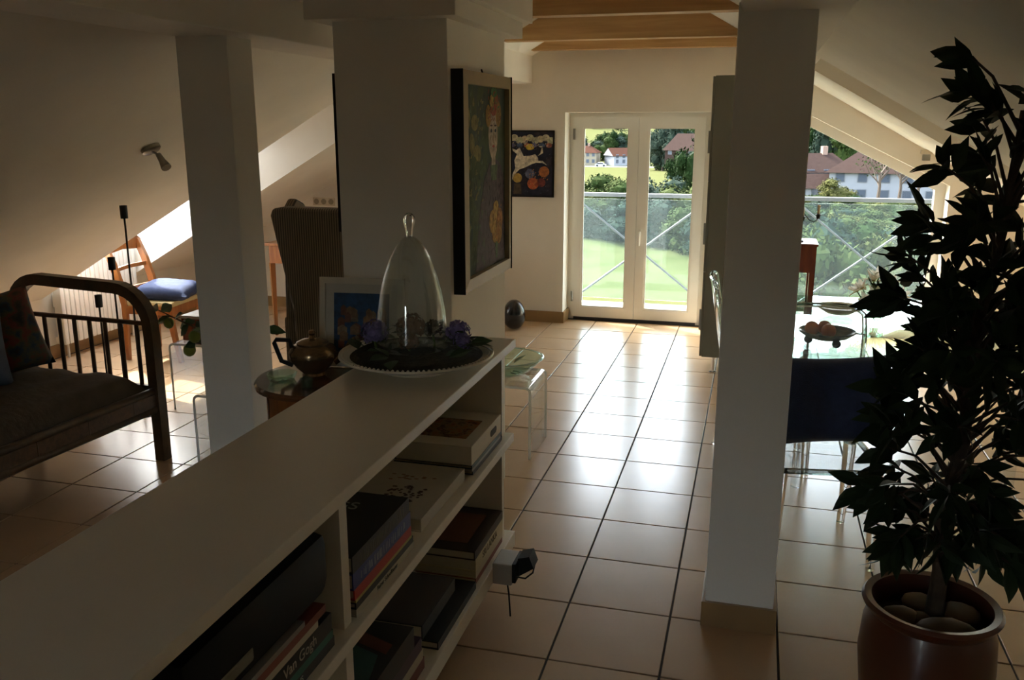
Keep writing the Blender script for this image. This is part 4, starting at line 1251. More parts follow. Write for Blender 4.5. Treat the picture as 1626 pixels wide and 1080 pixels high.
for p, r in (((-0.30, -0.02, 0.28), 0.034), ((-0.355, 0.0, 0.195), 0.036), ((-0.46, -0.02, 0.35), 0.03), ((-0.17, 0.0, 0.17), 0.03)):
    MB().ball(p, r, 2, 0.02, (1, 1, 1.1)).build('fruit', 'lime', cp, True, 80)

# spotlight on the left slope
n_l = Vector((0.573, 0, -1)).normalized()
sp = empty('ceiling_spotlight', 'brushed metal spotlight mounted on the sloping ceiling above the daybed', 'spotlight', (-3.296, 4.39, fl(-3.296)))
q = Vector((0, 0, -1)).rotation_difference(n_l)
sp.rotation_mode = 'QUATERNION'
sp.rotation_quaternion = q
MB().lathe([(0.0, 0.0), (0.055, 0.0), (0.055, -0.02), (0.045, -0.028), (0.0, -0.028)], seg=24).build('base', 'brushed', sp, True)
MB().tube([(0, 0, -0.025), (0.03, 0.0, -0.07)], 0.007, 8).build('arm', 'brushed', sp, True)
hd_ = MB()
a = Vector((0.028, -0.005, -0.06))
d = Vector((0.20, -0.25, -0.9)).normalized()
hd_.tube([a, a + d * 0.05, a + d * 0.09, a + d * 0.10], [0.015, 0.019, 0.028, 0.028], 14).build('lamp_head', 'brushed', sp, True)

# wing chair seen from behind
wg = empty('wing_chair', 'high backed wing chair in charcoal and beige stripes behind the chimney', 'armchair', (-2.58, 5.02, 0), R(-3))
bk_poly = [(-0.23, 0.42), (-0.25, 0.70), (-0.335, 1.10), (-0.375, 1.30), (-0.36, 1.345), (-0.30, 1.355), (0.30, 1.355), (0.36, 1.345), (0.375, 1.30), (0.335, 1.10), (0.25, 0.70), (0.23, 0.42)]
o = MB().prism(bk_poly, 0.0, 0.13, 'Y').build('backrest', 'wingstripe', wg)
bv = o.modifiers.new('bevel', 'BEVEL')
bv.width = 0.022
bv.segments = 3
for s in (-1, 1):
    wing = [(0.06, 0.62), (0.10, 1.34), (0.17, 1.40), (0.27, 1.36), (0.34, 1.22), (0.36, 1.0), (0.30, 0.66)]
    o = MB().prism(wing, s * 0.345, s * 0.275, 'X').build('wing', 'wingstripe', wg)
    bv = o.modifiers.new('bevel', 'BEVEL')
    bv.width = 0.02
    bv.segments = 3
    MB().box(min(s * 0.36, s * 0.25), max(s * 0.36, s * 0.25), 0.06, 0.66, 0.30, 0.64, 0.03).build('arm', 'wingstripe', wg, True)
MB().box(-0.25, 0.25, 0.10, 0.66, 0.26, 0.47, 0.03).build('seat', 'wingstripe', wg, True)
MB().box(-0.24, 0.24, 0.02, 0.12, 0.24, 0.50, 0.01).build('back_lower', 'wingstripe', wg)
for x in (-0.24, 0.24):
    for y in (0.06, 0.60):
        MB().tube([(x, y, 0.27), (x, y, 0.0)], [0.025, 0.016], 10).build('leg', 'darkwood', wg, True)

# desk beyond the wing chair
dk = empty('writing_desk', 'light cherry wood writing desk behind the striped armchair', 'desk', (-3.60, 7.32, 0))
MB().box(-0.56, 0.56, -0.34, 0.34, 0.815, 0.84, 0.004).build('desk_top', 'cherry', dk)
MB().box(-0.53, 0.53, -0.32, -0.29, 0.66, 0.815).build('apron', 'cherry', dk)
MB().box(-0.53, 0.53, 0.29, 0.32, 0.66, 0.815).build('apron', 'cherry', dk)
for x in (-0.53, 0.50):
    MB().box(x, x + 0.03, -0.29, 0.29, 0.66, 0.815).build('apron', 'cherry', dk)
for x in (-0.515, 0.515):
    for y in (-0.305, 0.305):
        MB().tube([(x, y, 0.66), (x, y, 0.0)], [0.032, 0.018], 4).build('leg', 'cherry', dk)
dw = MB().box(-0.40, 0.0, -0.335, -0.32, 0.68, 0.80).build('drawer', 'cherry', dk)
MB().ball((-0.2, -0.342, 0.74), 0.012, 1).build('knob', 'brushed', dw, True)
pp = MB().box(-4.05, -3.75, 7.15, 7.45, 0.84, 0.90, 0.003).build('paper_stack', plain('paper_white', (0.7, 0.64, 0.58), 0.8))
tag(pp, 'pale paper pile on the desk corner behind the armchair', 'paper')
so = empty('wall_sockets', 'triple white socket plate under the slope on the back wall', 'socket', (-4.175, YB, 1.105))
MB().box(-0.12, 0.12, -0.01, 0.0, -0.04, 0.04, 0.003).build('plate', 'switchwhite', so)
for k in range(3):
    sk_ = MB().lathe([(0.0, 0.0), (0.028, 0.0), (0.028, 0.003), (0.0, 0.003)], seg=20).build('socket', plain('socket_dark', (0.30, 0.26, 0.18), 0.5), so)
    sk_.rotation_euler = (R(90), 0, 0)
    sk_.location = (-0.08 + 0.08 * k, -0.0105, 0)

# black stone, passage table with glass bowl
eg = MB()
prof = [(0.0, 0.0)] + [(0.112 * math.sin(R(t)) ** 0.9 * (1 - 0.10 * (1 - math.cos(R(t))) / 2 * 1.3), 0.15 * (1 - math.cos(R(t))) * 0.93) for t in range(12, 169, 12)] + [(0.0, 0.277)]
o = eg.lathe(prof, seg=32).build('stone_egg', 'stone', None, True, 80)
tag(o, 'black polished egg-shaped stone on the floor by the back wall', 'sculpture')
o.location = (-2.10, 7.82, 0)
waterfall_table('acrylic_bowl_table', 'clear acrylic side table with glass bowl beyond the bookshelf end', 'side table', -1.62, -1.145, 4.63, 5.03, 0.43, 'X')
gb = empty('glass_bowl', 'wide clear glass bowl on the acrylic table beyond the bookshelf', 'bowl', (-1.36, 4.86, 0.43))
bp_ = [(0.0, 0.0), (0.09, 0.0), (0.15, 0.03), (0.20, 0.08), (0.225, 0.105)]
MB().lathe(bp_ + [(r - 0.004, z + 0.004) for r, z in reversed(bp_[1:])] + [(0.0, 0.005)], seg=44).build('bowl_body', 'greenglass', gb, True, 60)
MB().lathe([(0.222 + 0.008 * math.cos(t), 0.107 + 0.006 * math.sin(t)) for t in [k * math.pi / 4 for k in range(8)]], seg=44, closed=True).build('rim', 'solidglass', gb, True, 80)
rn = random.Random(9)
lw = leaf_shape(0.10, 0.05, 0.1)
for k in range(6):
    l_ = lw.build('bowl_leaf', 'leaf2')
    tag(l_, 'green leaf lying in the wide glass bowl', 'leaf', 'leaves in the glass bowl')
    t = rn.uniform(0, 6.28)
    l_.location = (-1.33 + 0.05 * math.cos(t), 4.80 + 0.05 * math.sin(t), 0.455 + 0.01 * k)
    l_.rotation_euler = (rn.uniform(-0.4, 0.4), rn.uniform(-0.5, 0.0), t)

# ================================================================== right side
cb = empty('tall_cabinet', 'tall grey-green cabinet on slim metal feet beside the balcony door', 'cabinet', (-0.10, 7.06, 0))
MB().box(-0.225, 0.245, -0.31, 0.31, 0.125, 2.20, 0.003).build('carcass', 'cab', cb)
for z0, z1 in ((0.13, 0.78), (0.785, 1.45), (1.455, 2.195)):
    d_ = MB().box(-0.243, -0.226, -0.305, 0.305, z0, z1, 0.002).build('door', 'cab', cb)
    MB().box(-0.258, -0.243, -0.28, -0.265, z0 + 0.2, z0 + 0.36).build('handle', 'brushed', d_)
for x in (-0.135, 0.19):
    for y in (-0.27, 0.27):
        MB().lathe([(0.0, 0.0), (0.03, 0.0), (0.03, 0.006), (0.012, 0.01), (0.012, 0.125), (0.0, 0.125)], (x, y, 0), 14).build('foot', 'chrome', cb, True)

ws = empty('wooden_stand', 'tall reddish wooden stand with candelabra near the gable window', 'stand', (0.30, 7.03, 0))
MB().box(-0.17, 0.17, -0.17, 0.17, 0.985, 1.005, 0.003).build('top', 'mahogany', ws)
MB().box(-0.16, 0.16, -0.16, -0.14, 0.79, 0.985).build('apron', 'mahogany', ws)
MB().box(-0.16, 0.16, 0.14, 0.16, 0.79, 0.985).build('apron', 'mahogany', ws)
MB().box(-0.16, -0.14, -0.14, 0.14, 0.79, 0.985).build('apron', 'mahogany', ws)
MB().box(0.14, 0.16, -0.14, 0.14, 0.79, 0.985).build('apron', 'mahogany', ws)
for x in (-0.14, 0.14):
    for y in (-0.14, 0.14):
        MB().box(x - 0.02, x + 0.02, y - 0.02, y + 0.02, 0.0, 0.79).build('leg', 'mahogany', ws)
ca = empty('candelabra', 'black wrought iron candelabra with candles on the wooden stand', 'candelabra', (0.31, 7.0, 1.005))
MB().lathe([(0.0, 0.0), (0.06, 0.0), (0.06, 0.008), (0.01, 0.02), (0.008, 0.26), (0.014, 0.28), (0.0, 0.30)], seg=16).build('stem', 'iron', ca, True)
for k in range(4):
    a = R(90 * k + 12)
    cx, cy = math.cos(a), math.sin(a)
    am = MB().tube([(0.0, 0, 0.20), (0.05 * cx, 0.05 * cy, 0.21), (0.09 * cx, 0.09 * cy, 0.16), (0.13 * cx, 0.13 * cy, 0.145), (0.155 * cx, 0.155 * cy, 0.175)], 0.004, 6).build('arm', 'iron', ca, True)
    MB().lathe([(0.0, 0.17), (0.012, 0.17), (0.018, 0.20), (0.024, 0.202), (0.0, 0.206)], (0.155 * cx, 0.155 * cy, 0), 12).build('candle_cup', 'iron', am, True)
    MB().lathe([(0.0, 0.204), (0.010, 0.204), (0.010, 0.27), (0.0, 0.272)], (0.155 * cx, 0.155 * cy, 0), 10).build('candle', 'wax', am, True)

# glass dining table
dt = empty('glass_dining_table', 'clear glass dining table with acrylic legs beside the gable window', 'table', (0.80, 5.35, 0))
MB().prism(rounded_rect(-0.62, 0.62, -0.86, 0.86, 0.08), 0.725, 0.74, 'Z').build('table_top', 'greenglass', dt)
for x in (-0.50, 0.50):
    for y in (-0.72, 0.72):
        MB().tube([(x, y, 0.725), (x, y, 0.0)], 0.028, 14).build('leg', 'acrylic', dt, True)
fb = empty('fruit_bowl', 'dark green footed bowl holding oranges on the glass table', 'bowl', (0.405, 4.80, 0.74))
pb = [(0.0, 0.028), (0.06, 0.03), (0.11, 0.045), (0.147, 0.072)]
MB().lathe(pb + [(r - 0.005, z + 0.006) for r, z in reversed(pb[1:])] + [(0.0, 0.036)], seg=36).build('bowl_body', plain('dark_green_glaze', (0.012, 0.022, 0.018), 0.25), fb, True, 60)
for k in range(3):
    a = R(120 * k - 60)
    MB().ball((0.09 * math.cos(a), 0.09 * math.sin(a), 0.023), 0.023, 2).build('foot', 'black', fb, True)
MB().tube([(0.145, -0.01, 0.07), (0.19, -0.02, 0.068)], 0.004, 6).build('stalk', 'bark', fb)
for k, (x, y, lab) in enumerate([(-0.075, 0.01, 'orange nearest the column in the fruit bowl'), (-0.01, 0.04, 'orange at the back of the fruit bowl'), (0.005, -0.04, 'orange at the front of the fruit bowl')]):
    o = MB().ball((0, 0, 0), 0.037, 3).build('orange', 'orange', None, True, 80)
    tag(o, lab, 'orange', 'oranges in the fruit bowl')
    o.location = (0.405 + x, 4.80 + y, 0.74 + 0.082)
pt2 = empty('cream_dish', 'shallow cream dish on the glass table near the window', 'dish', (0.535, 5.66, 0.74))
MB().lathe([(0.0, 0.0), (0.07, 0.0), (0.13, 0.035), (0.135, 0.045), (0.125, 0.045), (0.065, 0.01), (0.0, 0.01)], seg=32).build('dish_body', 'cream', pt2, True)
va = empty('glass_vase', 'clear glass vase of white flowers on the dining table', 'vase', (0.725, 5.50, 0.74))
MB().lathe([(0.0, 0.0), (0.05, 0.0), (0.055, 0.13), (0.052, 0.13), (0.047, 0.006), (0.0, 0.006)], seg=28).build('vase_body', 'greenglass', va, True)
def lily(loc, r, tilt_, az, seed, label):
    rn = random.Random(seed)
    f = empty('white_flower', label, 'flower', loc, 0, 'white flowers in the vase')
    f.rotation_euler = (0, tilt_, az)
    for k in range(9):
        p = leaf_shape(r, r * 0.42, -0.25 + 0.5 * (k % 2), 0.2).build('petal', 'petal', f)
        p.rotation_euler = (0, R(-38 + 22 * (k % 2)), k * 2 * math.pi / 9)
    MB().ball((0, 0, 0.01), 0.014, 1).build('flower_centre', plain('pollen', (0.5, 0.36, 0.08), 0.8), f)
    MB().tube([(0, 0, 0), (0, 0, -0.05), (0.0, 0.0, -0.13)], 0.004, 6).build('stem', 'stem', f)
fl_spots = [(0.64, 5.48, 1.0, 0.075, -0.5, 0), (0.71, 5.42, 0.965, 0.085, 0.4, 4.7), (0.78, 5.48, 0.975, 0.08, 0.7, 5.6), (0.70, 5.52, 1.04, 0.085, 0.1, 1), (0.79, 5.53, 1.02, 0.085, 0.5, 0.4), (0.62, 5.55, 0.97, 0.07, 0.6, 3.0), (0.73, 5.58, 1.055, 0.08, 0.4, 2), (0.84, 5.46, 0.97, 0.075, 0.9, 5.9), (0.67, 5.44, 0.94, 0.07, 0.8, 3.9)]
fl_lab = ['white blossom tilted toward the column in the bouquet', 'creamy blossom facing the room at the bouquet front', 'creamy blossom low on the tree side of the bouquet', 'white blossom in the middle of the bouquet top', 'white blossom high on the tree side of the bouquet', 'small white blossom at the back of the bouquet near the stand', 'topmost white blossom of the bouquet', 'outermost white blossom toward the potted tree', 'small drooping blossom over the vase lip']
for k, (x, y, z, r, ti, az) in enumerate(fl_spots):
    lily((x, y, z - 0.075), r, ti, az, k, fl_lab[k])
gs = empty('flower_greenery', 'green stems and leaves inside the clear vase', 'greenery', (0.725, 5.50, 0.75))
rn = random.Random(31)
for k in range(7):
    a = rn.uniform(0, 6.28)
    MB().tube([(0.03 * math.cos(a), 0.03 * math.sin(a), 0.0), (0.02 * math.cos(a + 2), 0.02 * math.sin(a + 2), 0.17), (0.06 * math.cos(a + 2), 0.06 * math.sin(a + 2), 0.24)], 0.004, 6).build('stem', 'stem', gs)
for k in range(6):
    l_ = leaf_shape(0.09, 0.03).build('leaf', 'leaf2', gs)
    l_.location = (0, 0, 0.17)
    l_.rotation_euler = (0, R(-30), k)

# ghost chairs
def ghost_chair(label, loc, rz):
    g = empty('acrylic_chair', label, 'chair', loc, rz, 'clear acrylic dining chairs')
    # local: front toward -Y, back at +Y
    MB().prism(rounded_rect(-0.225, 0.225, -0.225, 0.215, 0.06, 5), 0.435, 0.462, 'Z').build('seat', 'acrylic', g, True, 50)
    eg_ = [(p[0], p[1], 0.4485) for p in rounded_rect(-0.226, 0.226, -0.226, 0.216, 0.06, 6)]
    MB().tube(eg_, 0.0135, 8, closed=True).build('seat_edge', 'rimglass', g, True)
    nx, nz = 14, 10
    mb = MB()
    rim = []
    def bpnt(i, j, off):
        u = i / nx * 2 - 1
        t = j / nz
        wdt = 0.215 + 0.035 * t
        z = 0.45 + t * (0.60 - 0.035 * abs(u) ** 6)
        y = 0.205 + 0.10 * t - 0.035 * (1 - u * u) * 0 + 0.03 * (1 - u * u) + off
        return (u * wdt * (1 - 0.05 * max(0, t - 0.85) / 0.15 * abs(u) ** 8), y, z)
    for off in (0.0, 0.012):
        base = len(mb.v)
        for i in range(nx + 1):
            for j in range(nz + 1):
                mb.v.append(bpnt(i, j, off))
        for i in range(nx):
            for j in range(nz):
                a = base + i * (nz + 1) + j
                mb.f.append((a, a + 1, a + nz + 2, a + nz + 1))
    mb.build('backrest', 'acrylic', g, True, 50)
    path = [bpnt(0, j, 0.006) for j in range(nz + 1)] + [bpnt(i, nz, 0.006) for i in range(1, nx + 1)] + [bpnt(nx, j, 0.006) for j in range(nz - 1, -1, -1)]
    MB().tube(path, 0.012, 8).build('back_rim', 'rimglass', g, True)
    for x in (-0.195, 0.195):
        MB().tube([(x, -0.195, 0.436), (x * 1.03, -0.20, 0.22), (x * 1.06, -0.205, 0.0)], [0.03, 0.024, 0.018], 12).build('leg', 'solidglass', g, True, 50)
        MB().tube([(x, 0.195, 0.436), (x * 1.03, 0.225, 0.22), (x * 1.06, 0.27, 0.0)], [0.03, 0.024, 0.018], 12).build('leg', 'solidglass', g, True, 50)
    return g
ghost_chair('clear acrylic chair with navy cushion between column and potted tree', (0.335, 3.93, 0), R(10))
ghost_chair('clear acrylic chair showing its back edge behind the column', (0.135, 4.98, 0), R(93))
nc = pillow(0.50, 0.40, 0.14, 14, 8).build('cushion', 'navy', None, True, 80)
tag(nc, 'large navy cushion standing against the acrylic chair back', 'cushion')
nc.location = (0.40, 4.08, 0.655)
nc.rotation_euler = (R(76), R(-3), R(8))

# ================================================================== potted tree
TX, TY = 0.575, 2.60
tr_ = empty('potted_tree', 'large leafy potted tree in a glazed terracotta pot', 'plant', (TX, TY, 0))
MB().lathe([(0.0, 0.0), (0.125, 0.0), (0.14, 0.03), (0.175, 0.18), (0.19, 0.32), (0.183, 0.42), (0.170, 0.462), (0.185, 0.478), (0.193, 0.494), (0.185, 0.505), (0.165, 0.50), (0.155, 0.46), (0.155, 0.42), (0.0, 0.42)], seg=56).build('pot', 'terracotta', tr_, True, 60)
MB().lathe([(0.158, 0.425), (0.10, 0.432), (0.0, 0.435)], seg=30).build('soil', 'soil', tr_, True)
for k, (x, y, r, sx, sy) in enumerate([(-0.085, -0.02, 0.055, 1, 0.8), (0.03, -0.085, 0.075, 1.2, 0.8), (-0.02, 0.075, 0.05, 1, 1), (0.085, 0.03, 0.06, 1, 1), (-0.03, -0.02, 0.035, 1, 1)]):
    MB().ball((x, y, 0.45), r, 2, 0.03, (sx, sy, 0.55), k).build('pebble', 'pebble', tr_, True, 80)
trunk = [(0.01, 0.0, 0.43), (0.012, 0.0, 0.60), (0.0, 0.01, 0.78), (0.03, 0.0, 1.0), (0.03, 0.02, 1.3), (0.06, 0.0, 1.6), (0.07, 0.0, 1.9)]
MB().tube(trunk, [0.028, 0.022, 0.020, 0.018, 0.015, 0.012, 0.006], 10).build('trunk', 'bark', tr_, True, 80)
rn = random.Random(44)
lfm = leaf_shape(0.100, 0.040, 0.22, 0.10)
leaves = []
def trunk_at(z):
    for a, b_ in zip(trunk[:-1], trunk[1:]):
        if a[2] <= z <= b_[2]:
            t = (z - a[2]) / (b_[2] - a[2])
            return Vector(a).lerp(Vector(b_), t)
    return Vector(trunk[-1])
tw = 0
for k in range(176):
    q = (k + 0.5) / 176
    z = 0.72 + q * 1.24
    az = k * 2.399 + rn.uniform(-0.3, 0.3)
    if z > 1.42 and k % 5 in (1, 2, 3):
        continue
    Rm = 0.26 - 0.095 * max(0, (z - 1.15) / 0.85) if z > 0.85 else 0.20
    if z > 1.7:
        Rm = 0.17
    if z < 0.85:
        Rm = 0.16 + 0.5 * (z - 0.72)
    rad = Rm * rn.uniform(0.45, 1.0)
    p0 = trunk_at(max(0.66, z - 0.10))
    dz = rn.uniform(-0.02, 0.10) if z > 0.95 else rn.uniform(-0.16, 0.02)
    p1 = Vector((p0.x + rad * math.cos(az), p0.y + rad * math.sin(az), z + dz))
    pm = p0.lerp(p1, 0.55) + Vector((0, 0, 0.03))
    MB().tube([p0, pm, p1], [0.006, 0.004, 0.003], 5).build('branch', 'bark', tr_, True, 80)
    d = (p1 - pm).normalized()
    nl = rn.randint(7, 10)
    for m_ in range(nl):
        a = m_ * 2.399
        side = d.orthogonal().normalized()
        side.rotate(Matrix.Rotation(a, 3, d))
        sp_ = rn.uniform(0.5, 1.25)
        dirv = (d * (1.0 - 0.25 * m_ / nl) + side * sp_ + Vector((0, 0, -0.15 if z > 1.0 else -0.45))).normalized()
        base = p1 - d * 0.055 * (m_ / nl) + dirv * 0.004
        up = Vector((rn.uniform(-1, 1), rn.uniform(-1.2, 0.4), rn.uniform(-0.1, 0.9)))
        y_ = up.cross(dirv).normalized()
        z_ = dirv.cross(y_)
        mt_ = Matrix((dirv, y_, z_)).transposed().to_4x4()
        s = rn.uniform(0.75, 1.2)
        mt_ = Matrix.Translation(base) @ mt_ @ Matrix.Diagonal((s, s, s, 1))
        tip = base + dirv * 0.12
        if max(tip.z, base.z) > fr(TX + max(tip.x, base.x)) - 0.02:
            continue
        # how much the leaf shows: near the viewer or on the outline
        leaves.append((tip.y * 1.0 - 0.35 * abs(tip.x - 0.03) , mt_))
leaves.sort(key=lambda t: t[0])
lsrc = None
mass = MB()
for k, (s_, mt_) in enumerate(leaves):
    if k < 298:
        if lsrc is None:
            lsrc = lfm.build('leaf', 'leaf', tr_)
            o = lsrc
        else:
            o = lsrc.copy()
            o.name = 'leaf'
            sc.collection.objects.link(o)
            o.parent = tr_
        o.matrix_local = mt_
    else:
        mass.add([mt_ @ Vector(v) for v in lfm.v], lfm.f)
o = mass.build('inner_leaves', 'leaf', tr_)
o['kind'] = 'stuff'

# ================================================================== outside: valley, houses, trees
def zt(x, y):
    pts = [(8, -5.5), (60, -5.5), (320, -13.3), (385, -13.0), (700, 1.0), (1200, 46.0)]
    if y <= pts[0][0]:
        return pts[0][1]
    for (a, za), (b_, zb_) in zip(pts[:-1], pts[1:]):
        if y <= b_:
            return za + (zb_ - za) * (y - a) / (b_ - a)
    return pts[-1][1]
M['grass'] = patches('meadow_grass', [(0.042, 0.048, 0.018), (0.052, 0.056, 0.022), (0.062, 0.062, 0.027), (0.046, 0.051, 0.020)], 0.35, 0.95, 0.0)
tr2 = MB()
ys = [8.6, 14, 22, 30, 40, 50, 60, 80, 110, 150, 200, 260, 318, 328, 385, 450, 540, 640, 760, 900, 1200]
xs = [k * 1.0 for k in range(-12, 13)]
for y in ys:
    w = 25 + y * 0.55
    for x in xs:
        tr2.v.append((x / 12 * w, y, zt(x, y) + (0.25 * math.sin(x * 1.7 + y * 0.3) if 40 < y < 300 else 0)))
for j in range(len(ys) - 1):
    for i in range(len(xs) - 1):
        a = j * len(xs) + i
        tr2.f.append((a, a + 1, a + len(xs) + 1, a + len(xs)))
tag(tr2.build('ground', 'grass', None, True, 80), 'meadow falling from the house into the valley and rising beyond', kind='structure')
rdm = MB().box(-160, 60, 318, 324, -13.6, -13.15).build('road', plain('asphalt', (0.1575, 0.1485, 0.1395), 0.9))
tag(rdm, 'pale road in front of the far houses', kind='structure')

def crown(seed, cols, squash=1.0, dens=120, core=True, name='crown'):
    rn = random.Random(seed)
    mb = MB()
    clumps = [(0, 0, 0.5, 0.33)]
    for k in range(15):
        a = rn.uniform(0, 6.28)
        z = rn.uniform(0.12, 0.9)
        rr = 0.36 * math.sin(math.pi * min(1, max(0.08, z * 0.9 + 0.06))) ** 0.7
        q = rr * rn.uniform(0.5, 1.0)
        clumps.append((q * math.cos(a), q * math.sin(a), z, rn.uniform(0.12, 0.21)))
    for cx, cy, cz, r in clumps:
        if core:
            mb.ball((cx, cy, cz), r * 0.82, 1, 0.15, (1, 1, 0.9), rn.randrange(999))
        for k in range(dens):
            u, a = rn.uniform(-0.8, 1), rn.uniform(0, 6.28)
            q = math.sqrt(1 - u * u)
            d = Vector((q * math.cos(a), q * math.sin(a), u))
            p = Vector((cx, cy, cz)) + d * r * rn.uniform(0.8, 1.12)
            x = Vector((rn.uniform(-1, 1), rn.uniform(-1, 1), rn.uniform(-1, 1))).normalized()
            y = d.cross(x)
            if y.length < 0.1:
                continue
            y.normalize()
            x = (x + d * 0.2).normalized()
            s = rn.uniform(0.018, 0.034)
            mb.add([p - x * s, p + y * s * 0.6, p + x * s, p - y * s * 0.6], [(0, 1, 2, 3)])
    return mb
CM = [patches('foliage_dark', [(0.0041, 0.0095, 0.0027), (0.0075, 0.0153, 0.0044), (0.0116, 0.0204, 0.0061)], 9, 0.9, 0.02),
      patches('foliage_mid', [(0.0102, 0.0187, 0.0051), (0.0170, 0.0272, 0.0075), (0.0238, 0.0340, 0.0095)], 9, 0.9, 0.02),
      patches('foliage_light', [(0.0238, 0.0323, 0.0102), (0.0340, 0.0425, 0.0136), (0.0442, 0.0493, 0.0170)], 9, 0.9, 0.02),
      patches('foliage_yellow', [(0.0340, 0.0374, 0.0102), (0.0476, 0.0476, 0.0153), (0.0544, 0.0510, 0.0204)], 9, 0.9, 0.02),
      patches('foliage_blue', [(0.0102, 0.0170, 0.0119), (0.0153, 0.0238, 0.0170), (0.0204, 0.0289, 0.0204)], 9, 0.9, 0.02)]
protos = []
for k in range(5):
    me = crown(100 + k, None, dens=150).mesh('crown')
    protos.append(me)
trunk_me = MB().tube([(0, 0, 0), (0.01, 0, 0.25), (0.0, 0.01, 0.55)], [0.03, 0.022, 0.014], 8).mesh('trunk', True)
trunk_me.materials.append(M['bark'])
crown_var = {}
for k, me in enumerate(protos):
    for c_ in range(5):
        m2 = me.copy()
        m2.materials.append(CM[c_])
        crown_var[(k, c_)] = m2
tcount = [0]
def tree(name, label, x, y, hgt, wid, colour, group, sink=0.0):
    tcount[0] += 1
    rn = random.Random(tcount[0] * 13)
    label = ['dark green ', 'mid green ', 'pale green ', 'yellowish green ', 'blue-green '][colour] + label
    e = empty(name, label, 'bush' if 'bush' in name else 'tree', (x, y, zt(x, y) - sink), rn.uniform(0, 6.28), group)
    e.scale = (wid, wid, hgt)
    c_ = bpy.data.objects.new('crown', crown_var[(rn.randrange(5), colour)])
    c_['kind'] = 'stuff'
    sc.collection.objects.link(c_)
    c_.parent = e
    t = bpy.data.objects.new('trunk', trunk_me)
    sc.collection.objects.link(t)
    t.parent = e
    return e
rn = random.Random(77)
L1 = 'leafy bush at the edge of the meadow'
LB = 'bushes at the edge of the meadow'
# behind the lawn, seen through the door
for x, y, hg, wd_, c_ in [(-15, 64, 3.2, 5, 2), (-12.3, 63, 3.3, 4.5, 3), (-10.3, 62, 3.0, 4.2, 2), (-8.6, 64, 3.6, 4.5, 1), (-12.8, 72, 4.0, 5, 1), (-9.8, 70, 3.6, 5, 2), (-17.5, 66, 3.5, 5, 1)]:
    tree('meadow_bush', L1, x, y, hg, wd_, c_, LB, 0.3)
for x, y, hg, wd_, c_ in [(-6.8, 58, 3.4, 4.0, 4), (-5.2, 55, 3.2, 4.0, 4), (-3.4, 52, 3.4, 4.2, 2), (-2.0, 49, 3.0, 4.0, 4), (-4.4, 60, 4.0, 5.0, 2), (-1.0, 54, 4.2, 5.0, 2), (-6.6, 66, 4.2, 5, 4), (-8.2, 57, 2.6, 3.6, 4), (-10.2, 58, 2.4, 3.6, 4)]:
    tree('meadow_bush', L1, x, y, hg, wd_, c_, LB, 0.3)
for x, y, hg, wd_, c_ in [(-5.9, 95, 8.6, 6, 0), (-4.0, 100, 7.0, 6.5, 0), (-2.0, 92, 6.0, 6.0, 1), (-1.5, 112, 8.0, 6.0, 4), (-12.0, 150, 6.0, 6, 0)]:
    tree('valley_tree', 'leafy tree in the valley seen through the door', x, y, hg, wd_, c_, 'trees in the valley beyond the door', 0.4)
for k in range(30):
    x = -84 + k * 2.4 + rn.uniform(-1.5, 1.5)
    tree('hillside_tree', 'round tree on the hillside behind the far houses', x, 364 + rn.uniform(0, 22), rn.uniform(8, 12.5), rn.uniform(9, 13), [0, 4, 1, 0][k % 4], 'hillside trees behind the far houses', 0.5)
for k in range(18):
    x = -31 + k * 4.0 + rn.uniform(-2, 2)
    tree('hillside_tree', 'round tree on the wooded slope behind the brown roof', x, 262 + rn.uniform(0, 26), rn.uniform(12, 17), rn.uniform(9, 13), [0, 4, 4, 1][k % 4], 'trees on the wooded slope', 0.5)
for k in range(10):
    tree('hillside_tree', 'far field tree on the yellow hillside', -150 + k * 12 + rn.uniform(-4, 4), 640 + rn.uniform(-40, 40), rn.uniform(9, 13), rn.uniform(11, 15), 4, 'trees on the far field', 0.5)
# right side of the view
L2 = 'bush below the balcony railing'
for k in range(46):
    y = 26 + 60 * (k / 46) + rn.uniform(-2, 2)
    x = y * rn.uniform(0.045, 0.215)
    top = 1.87 - y * 0.098 - rn.uniform(0.0, 0.9)
    hg = max(2.0, min(5.0, top - zt(x, y)))
    tree('hedge_bush', L2, x, y, hg, rn.uniform(2.8, 4.4), [2, 3, 2, 4, 3, 1][k % 6], 'bushes below the balcony', 0.2)
for k in range(10):
    tree('hedge_bush', L2, 2 + k * 1.9, 92 + rn.uniform(-4, 4), rn.uniform(1.0, 1.7), 4.5, [0, 4, 1, 2][k % 4], 'bushes below the balcony', 0.2)
for k in range(16):
    tree('forest_tree', 'tall forest tree behind the white house', 4 + k * 2.6 + rn.uniform(-1, 1), 150 + rn.uniform(0, 30), rn.uniform(11, 14.5), rn.uniform(7, 9), [0, 1, 0, 4, 1][k % 5], 'forest behind the white house', 0.5)
tree('garden_bush', 'rounded garden bush in front of the white house', 8.6, 105, 3.0, 4.6, 3, None, 0.3)

